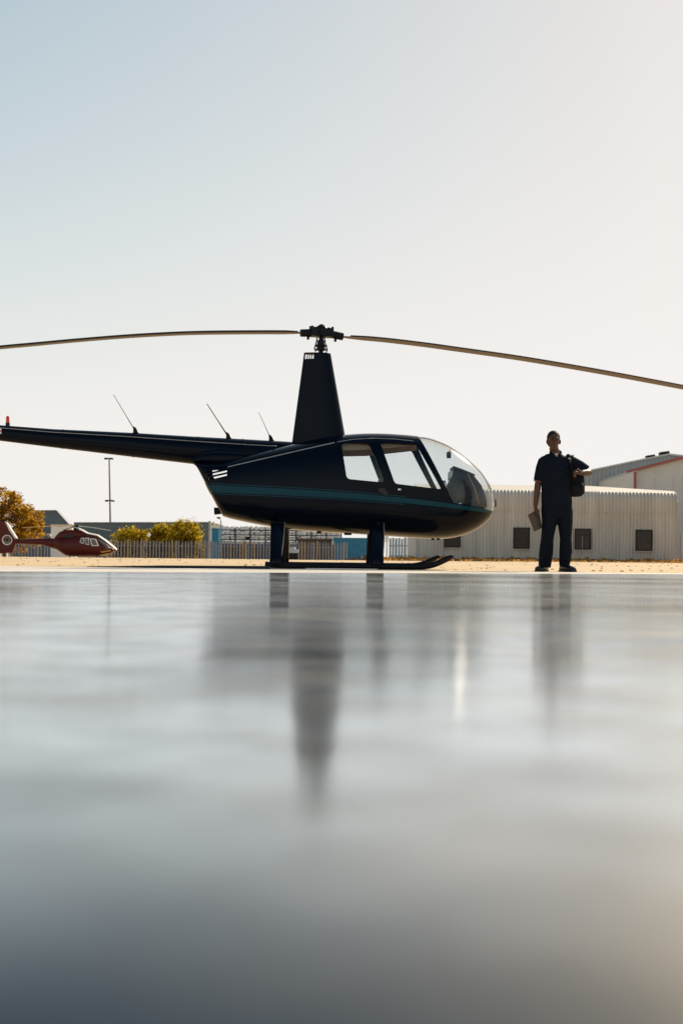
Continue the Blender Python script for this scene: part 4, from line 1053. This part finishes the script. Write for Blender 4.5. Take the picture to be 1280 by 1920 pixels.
vprism(((88, 1000), (95, 1001.5), (97, 1006), (94, 1007.5), (86, 1002)), 0.25, 'horizontal_stabilizer', M['trim'], rh, 0.02)
for s in (-1, 1):
    yy = VY+s*1.0; x0, x1 = V(112, 1040)[0], V(206, 1040)[0]
    MB().tube([(x0, yy, GZ+0.06), (x1-0.4, yy, GZ+0.06), (x1, yy, GZ+0.22)], 0.045, 8).build('skid', M['dark_metal'], rh, True)
    for px in (135, 185): x = V(px, 1040)[0]; MB().tube([(x, yy, GZ+0.06), (x, VY+s*0.5, V(px, 1043)[1]+0.05)], 0.045, 8).build('strut', M['dark_metal'], rh, True)
hb = V(143, 987); hz2 = hb[1]
MB().tube([(hb[0], VY, V(143, 994)[1]), (hb[0], VY, hz2+0.06)], [0.2, 0.12], 12).build('rotor_mast', M['dark_metal'], rh, 40)
hubr = MB().box((hb[0], VY, hz2+0.04), (0.5, 0.3, 0.14)).build('rotor_hub', M['dark_metal'], rh, bevel=0.04)
for (ex, ey, ez, m) in ((V(214, 995.5)[0], VY-1.2, V(214, 995.5)[1], M['trim']), (V(60, 990)[0], VY-2.6, V(60, 990.5)[1]-0.02, M['yellow_trim']), (V(90, 984)[0], VY+4.0, V(90, 985.5)[1]+0.03, M['maroon'])):
    s_, e_ = Vector((hb[0], VY, hz2+0.06)), Vector((ex, ey, ez)); d_ = (e_-s_)
    MB().tube([s_, s_+d_*0.15, s_+d_*0.5+Vector((0, 0, 0.03)), e_], [(0.06, 0.04), (0.14, 0.028), (0.14, 0.024), (0.13, 0.018)], 8, up=(0, 0, 1)).build('rotor_blade', m, rh, 50)

# ------------------------------------------------------------------ the man
MY = 15.7
def W(px, py, dy=0.0):
    p = P(px, py, MY); return Vector((p.x, MY+dy, p.z))
M['skin'] = material('skin', (0.11, 0.045, 0.021), 0.5, spec=0.3, vary=0.12, scale=25, bump=0.05, bscale=200)
M['shirt'] = material('navy_shirt', (0.006, 0.008, 0.014), 0.9, spec=0.15, vary=0.2, scale=15, bump=0.35, bscale=18)
M['trouser'] = material('dark_trousers', (0.005, 0.007, 0.012), 0.9, spec=0.15, vary=0.2, scale=12, bump=0.4, bscale=14)
M['shoe'] = material('black_shoe', (0.008, 0.008, 0.008), 0.35, vary=0.2)
M['hair'] = material('dark_hair', (0.008, 0.006, 0.005), 0.6, spec=0.2, bump=0.5, bscale=120)
M['eye'] = material('eye', (0.05, 0.04, 0.035), 0.7, spec=0.05)
M['vest'] = material('pale_undershirt', (0.55, 0.40, 0.34), 0.8)
M['folder'] = material('brown_folder', (0.13, 0.09, 0.045), 0.6, vary=0.15, scale=6)
M['bag'] = material('black_nylon', (0.006, 0.006, 0.007), 0.8, spec=0.2, vary=0.2, scale=20, bump=0.3, bscale=40)
man = thing('person', 'person in dark polo shirt and trousers standing with folder and bag at the apron edge', 'person', (W(1040, 1070).x, MY, 0))
def ring_at(px, py, rx, ry, dy=0.0, n=20, pw=2.4):
    c = W(px, py, dy)
    return [(c.x+rx*math.copysign(abs(math.cos(a))**(2/pw), math.cos(a)), c.y+ry*math.copysign(abs(math.sin(a))**(2/pw), math.sin(a)), c.z) for a in [k*2*PI/n for k in range(n)]]
k_ = MY/F
bdy = MB()
# head: ellipsoid with jaw, brow, nose, mouth, ears
hc_ = W(1037, 826.5, -0.01)
bdy.ball(hc_+Vector((0, 0.012, 0.022)), (0.076, 0.094, 0.098), 20, 14)
bdy.ball(hc_+Vector((-0.001, -0.012, -0.045)), (0.058, 0.074, 0.078), 18, 12)
bdy.ball(hc_+Vector((-0.001, -0.062, -0.098)), (0.030, 0.026, 0.022), 12, 8)
bdy.tube([hc_+Vector((-0.002, -0.080, 0.012)), hc_+Vector((-0.002, -0.102, -0.022)), hc_+Vector((-0.002, -0.098, -0.034))], [0.010, 0.016, 0.012], 8)
bdy.tube([hc_+Vector((-0.045, -0.078, 0.020)), hc_+Vector((0, -0.090, 0.022)), hc_+Vector((0.042, -0.078, 0.020))], 0.012, 8)
bdy.tube([hc_+Vector((-0.024, -0.084, -0.062)), hc_+Vector((0, -0.090, -0.062)), hc_+Vector((0.022, -0.084, -0.062))], 0.010, 8)
for s in (-1, 1): bdy.ball(hc_+Vector((s*0.078, 0.008, -0.012)), (0.014, 0.024, 0.034), 10, 8)
bdy.tube([W(1038, 838, 0.025), W(1040, 848, 0.03), W(1041, 858, 0.03)], [0.058, 0.058, 0.075], 16)
# trunk and legs inside the clothes keep the body one figure
bdy.loft([ring_at(1042, 855, 0.10, 0.07, 0.03), ring_at(1042, 868, 0.15, 0.09, 0.02), ring_at(1042, 900, 0.14, 0.09), ring_at(1042, 930, 0.14, 0.09), ring_at(1043, 955, 0.15, 0.10)])
for (h, k2, a_) in (((1030, 955), (1026, 1010), (1020, 1064)), ((1056, 955), (1060, 1010), (1055, 1063))):
    bdy.tube([W(*h), W(*k2, -0.015), W(*a_)], [0.075, 0.052, 0.04], 14)
# arms
shl, ell, wrl = W(1019.5, 866, 0.02), W(1008.5, 905, 0.02), W(1002, 949, -0.05)
bdy.tube([shl, shl.lerp(ell, .5), ell, ell.lerp(wrl, .35), wrl], [0.058, 0.05, 0.041, 0.042, 0.028], 14)
shr, elr, wrr = W(1070, 866, 0.03), W(1101, 886.5, -0.05), W(1082, 888.5, -0.20)
bdy.tube([shr, shr.lerp(elr, .5), elr], [0.058, 0.052, 0.042], 14); bdy.ball(elr, 0.044, 12, 8)
bdy.tube([elr, elr.lerp(wrr, .4), wrr], [0.042, 0.043, 0.029], 14)
def hand(b, wrist, d, nrm, side, curl):
    """palm and five fingers; d forward, nrm palm normal, side = thumb side"""
    d, nrm, side = d.normalized(), nrm.normalized(), side.normalized()
    b.tube([wrist-d*0.01, wrist+d*0.035, wrist+d*0.085], [(0.026, 0.020), (0.038, 0.018), (0.041, 0.016)], 12, up=nrm)
    for i, ln in enumerate((0.074, 0.082, 0.076, 0.060)):
        o = wrist+d*0.083+side*(0.030-0.020*i); p_ = [o-d*0.02, o]; ang = 0
        dd = d
        for j, f in enumerate((0.45, 0.32, 0.23)):
            ang += curl*(0.8, 1.0, 0.7)[j]; dd = d*math.cos(ang)+nrm*math.sin(ang); p_.append(p_[-1]+dd*ln*f)
        b.tube(p_, [0.0105, 0.0105, 0.0095, 0.0085, 0.007], 8)
    o = wrist+d*0.02+side*0.030; t1 = o+(d*0.6+side*0.7+nrm*0.25).normalized()*0.045; t2 = t1+(d*0.8+nrm*0.6).normalized()*0.035
    b.tube([wrist+d*0.01+side*0.012, o, t1, t2], [0.014, 0.014, 0.0115, 0.009], 8)
hand(bdy, wrl, Vector((0.05, -0.1, -1)), Vector((1, 0.2, 0)), Vector((0.1, -1, 0)), 0.55)
hand(bdy, wrr, Vector((-0.85, -0.35, 0.0)), Vector((0.25, 0.55, -0.8)), Vector((0, -0.6, 0.8)), 1.15)
sk_me = fuse(bdy.mesh(), 0.0075, 3)
link('body', sk_me, M['skin'], man, True)
# face details
for s in (-1, 1):
    e = MB(); e.ball(hc_+Vector((s*0.030-0.001, -0.080, 0.003)), (0.012, 0.008, 0.005), 10, 8); e.build('eye', M['eye'], man, True)
    MB().tube([hc_+Vector((s*0.048, -0.084, 0.022)), hc_+Vector((s*0.030, -0.096, 0.027)), hc_+Vector((s*0.012, -0.098, 0.022))], 0.006, 6).build('eyebrow', M['hair'], man, True)
hr = MB()
hr.ball(hc_+Vector((0, 0.022, 0.038)), (0.082, 0.096, 0.092), 22, 14)
hr.ball(hc_+Vector((0.0, 0.045, -0.005)), (0.078, 0.072, 0.085), 18, 12)
hme = fuse(hr.mesh(), 0.008, 3)
cut = MB(); c0 = hc_+Vector((0, -0.15, -0.06)); cut.box(c0, (0.3, 0.28, 0.225), Matrix.Rotation(R(-16), 3, 'X'))
link('hair', boolean(hme, cut.mesh(), 'DIFFERENCE'), M['hair'], man, True)
# shirt
sh = MB()
sh.loft([ring_at(1041, 850.5, 0.068, 0.066, 0.03), ring_at(1041.5, 855, 0.115, 0.085, 0.03), ring_at(1042, 860, 0.185, 0.105, 0.025), ring_at(1042, 870, 0.205, 0.125, 0.015), ring_at(1041.5, 890, 0.192, 0.13, 0.005), ring_at(1041.5, 910, 0.183, 0.125),
         ring_at(1042, 926, 0.186, 0.122), ring_at(1043, 940, 0.192, 0.124), ring_at(1043, 946, 0.192, 0.124)])
cuff_l = ell+(wrl-ell)*0.0
sh.tube([shl+Vector((0.005, 0, 0.02)), shl.lerp(ell, .3), shl.lerp(ell, .6), shl.lerp(ell, .93)], [0.076, 0.080, 0.074, 0.064], 18); sh.ball(W(1029, 863.5, 0.02), 0.088, 14, 10)
sh.tube([W(1058, 861, 0.025), shr+Vector((-0.01, 0, -0.005)), shr.lerp(elr, .5), shr.lerp(elr, .88)], [0.085, 0.088, 0.083, 0.074], 18)
sh.ball(W(1021.5, 867, 0.02), 0.086, 14, 10); sh.ball(W(1067, 866.5, 0.025), 0.085, 14, 10)
for i in range(9):                                                    # folds
    y = 880+i*7+random.uniform(-2, 2); x = 1042+random.uniform(-16, 16)
    sh.tube([W(x-8, y-3, -0.122), W(x, y, -0.128), W(x+9, y+random.uniform(-3, 5), -0.118)], [0.004, 0.012, 0.004], 6)
shm = fuse(sh.mesh(), 0.0095, 4)
vcut = MB(); a_, b_, c_ = W(1036, 849, 0), W(1046, 849, 0), W(1041.5, 858.5, 0)
vcut.prism([(a_.x, a_.z+0.05), (b_.x, b_.z+0.05), (b_.x, b_.z), (c_.x, c_.z), (a_.x, a_.z)], MY-0.3, MY+0.0)
shirt = link('shirt', boolean(shm, vcut.mesh(), 'DIFFERENCE'), M['shirt'], man, True)
col_ = MB()
nk = W(1041, 850, 0.03)
for s in (-1, 1):
    col_.tube([nk+Vector((0, 0.072, 0.026)), nk+Vector((s*0.058, 0.035, 0.026)), nk+Vector((s*0.072, -0.02, 0.006)), nk+Vector((s*0.045, -0.085, -0.03)), nk+Vector((s*0.012, -0.105, -0.058))],
              [(0.006, 0.022), (0.006, 0.024), (0.007, 0.022), (0.006, 0.020), (0.005, 0.010)], 8, up=(0, 0, 1))
col_.build('collar', M['shirt'], shirt, True)
for i in range(3): MB().ball(W(1041.5+0.1*i, 862+i*5, -0.128-0.002*i), (0.006, 0.004, 0.006), 8, 6).build('button', M['dark_metal'], shirt, True)
MB().add([], []).prism([(a_.x+0.006, a_.z-0.01), (b_.x-0.006, b_.z-0.01), (c_.x, c_.z-0.004)], MY-0.055, MY-0.035).build('undershirt', M['vest'], man)
MB().tube([shl.lerp(ell, .93)+Vector((0, 0, 0)), shl.lerp(ell, .955)], 0.0625, 18).build('sleeve_rim_light', material('cuff_rim_light', (0.30, 0.07, 0.06), 0.8), shirt, 40)  # red colour paints the warm rim light at the sleeve end
# trousers
trs = MB()
trs.loft([ring_at(1043, 937, 0.186, 0.118), ring_at(1043, 950, 0.192, 0.125), ring_at(1043.5, 962, 0.196, 0.13), ring_at(1044, 971, 0.185, 0.12)])
trs.tube([W(1031, 958), W(1028.5, 985, -0.005), W(1024.5, 1010, -0.025), W(1023, 1035, -0.005), W(1020, 1063.5, 0.0)], [(0.115, 0.125), (0.088, 0.105), (0.078, 0.088), (0.088, 0.088), (0.078, 0.088)], 18, up=(0, 1, 0))
trs.tube([W(1056, 958), W(1059, 985, -0.005), W(1059, 1010, -0.03), W(1059.5, 1035, -0.01), W(1057, 1062, 0.0)], [(0.115, 0.125), (0.092, 0.105), (0.072, 0.088), (0.080, 0.088), (0.064, 0.084)], 18, up=(0, 1, 0))
for i in range(12):
    lx = random.choice((1024, 1058)); y = random.uniform(990, 1056)
    trs.tube([W(lx-8, y, -0.085), W(lx, y+random.uniform(-4, 4), -0.096), W(lx+9, y+random.uniform(-5, 5), -0.08)], [0.004, 0.013, 0.004], 6)
trs.tube([W(1060, 1050, -0.06), W(1062.5, 1054, -0.05), W(1061, 1058, -0.04)], [0.02, 0.028, 0.02], 8)
trousers = link('trousers', fuse(trs.mesh(), 0.0095, 4), M['trouser'], man, True)
# shoes
def shoe(px, yaw):
    c = W(px, 1066); c.z = 0; rz = Matrix.Rotation(yaw, 3, 'Z'); b = MB(); rings = []
    for t, w, h in ((0.10, 0.034, 0.075), (0.07, 0.042, 0.105), (0.02, 0.045, 0.112), (-0.05, 0.046, 0.09), (-0.11, 0.052, 0.075), (-0.16, 0.048, 0.064), (-0.195, 0.030, 0.05)):
        rings.append([c+rz @ Vector((w*math.cos(a), t, max(0.006, 0.012+(h-0.012)*(0.5+0.5*math.sin(a))))) for a in [k*2*PI/16 for k in range(16)]])
    o = b.loft(rings).build('shoe', M['shoe'], man, True)
    s = MB(); out = [c+rz @ Vector((w, t, 0)) for w, t in ((0.036, 0.11), (0.05, 0.02), (0.057, -0.11), (0.036, -0.20), (-0.036, -0.20), (-0.057, -0.11), (-0.05, 0.02), (-0.036, 0.11))]
    s.add([v+Vector((0, 0, 0.002)) for v in out]+[v+Vector((0, 0, 0.022)) for v in out], [tuple(range(8))[::-1], tuple(range(8, 16))]+[(i, (i+1) % 8, (i+1) % 8+8, i+8) for i in range(8)])
    s.build('sole', M['black'], o)
shoe(1017.5, R(-30)); shoe(1059.5, R(22))
# watch
wdir = (wrr-elr).normalized(); wp_ = elr.lerp(wrr, 0.86)
wt = MB().tube([wp_-wdir*0.014, wp_+wdir*0.014], 0.034, 16).build('watch', M['black'], man, 40)
MB().tube([wp_+Vector((-0.004, -0.030, 0.014)), wp_+Vector((-0.006, -0.038, 0.020))], 0.017, 14).build('watch_face', M['alu'], wt, 40)
# brown folder in the right hand
fo = thing('document_folder', 'brown document folder held in the hand hanging beside the trousers', 'folder', tuple(W(1001, 977, -0.06)))
fp = [W(986.5, 966, -0.07), W(998, 960.5, -0.07), W(1013.5, 988, -0.04), W(999.5, 998, -0.05)]
def plate(pts, th, nrm): 
    n_ = Vector(nrm)*th
    m_ = len(pts); return MB().add([p_-n_ for p_ in pts]+[p_+n_ for p_ in pts], [tuple(range(m_)), tuple(range(m_, 2*m_))[::-1]]+[(i, i+m_, (i+1) % m_+m_, (i+1) % m_) for i in range(m_)])
fp = [W(986.3, 965.5, -0.11), W(1008, 955, -0.02), W(1015.5, 989.5, -0.01), W(998.5, 997.5, -0.10)]
plate(fp, 0.009, (0.3, -0.9, 0.1)).build('cover', M['folder'], fo, bevel=0.003)
ip = [p_+Vector((0.3, -0.9, 0.1))*0.004+(fp[2]-fp[1]).normalized()*-0.006 for p_ in fp]
plate([v.lerp((fp[0]+fp[2])/2, 0.06)+Vector((0.003, -0.012, 0)) for v in fp], 0.002, (0.3, -0.9, 0.1)).build('flap', M['brown'], fo)
# backpack over the left shoulder
bp_ = thing('backpack', 'black backpack hanging from the shoulder behind the bent arm', 'bag', tuple(W(1080, 910, 0.02)))
bb3 = MB()
bb3.loft([ring_at(1077, 884, 0.10, 0.05, 0.03), ring_at(1078, 889, 0.115, 0.075, 0.03), ring_at(1079, 900, 0.112, 0.085, 0.03), ring_at(1079.5, 915, 0.112, 0.09, 0.03), ring_at(1079.5, 924, 0.108, 0.085, 0.03), ring_at(1078, 930, 0.085, 0.06, 0.03), ring_at(1076, 931.5, 0.05, 0.03, 0.03)])
link('bag_body', fuse(bb3.mesh(), 0.01, 5), M['bag'], bp_, True)
pk = MB().loft([ring_at(1079, 906, 0.075, 0.02, -0.06), ring_at(1079.5, 915, 0.085, 0.03, -0.06), ring_at(1079, 924, 0.07, 0.022, -0.055)]); pk.build('pocket', M['bag'], bp_, True)
MB().tube([W(1062.5, 893, -0.125), W(1063.5, 905, -0.12), W(1064, 918, -0.11)], [(0.006, 0.004)]*3, 6).build('zip', M['bag'], bp_, True)
MB().tube([W(1072, 890, 0.12), W(1070, 868, 0.14), W(1066, 855.5, 0.09), W(1064, 854.2, 0.02), W(1064.5, 862, -0.085), W(1067, 880, -0.11), W(1072, 893, -0.07)], [(0.024, 0.007)]*7, 8).build('strap', M['bag'], bp_, True)
MB().tube([W(1072.5, 850.5+5, -0.0), W(1074, 850.5+2.2, 0.0)], [0.012, 0.006], 8).build('buckle', M['bag'], bp_, True)
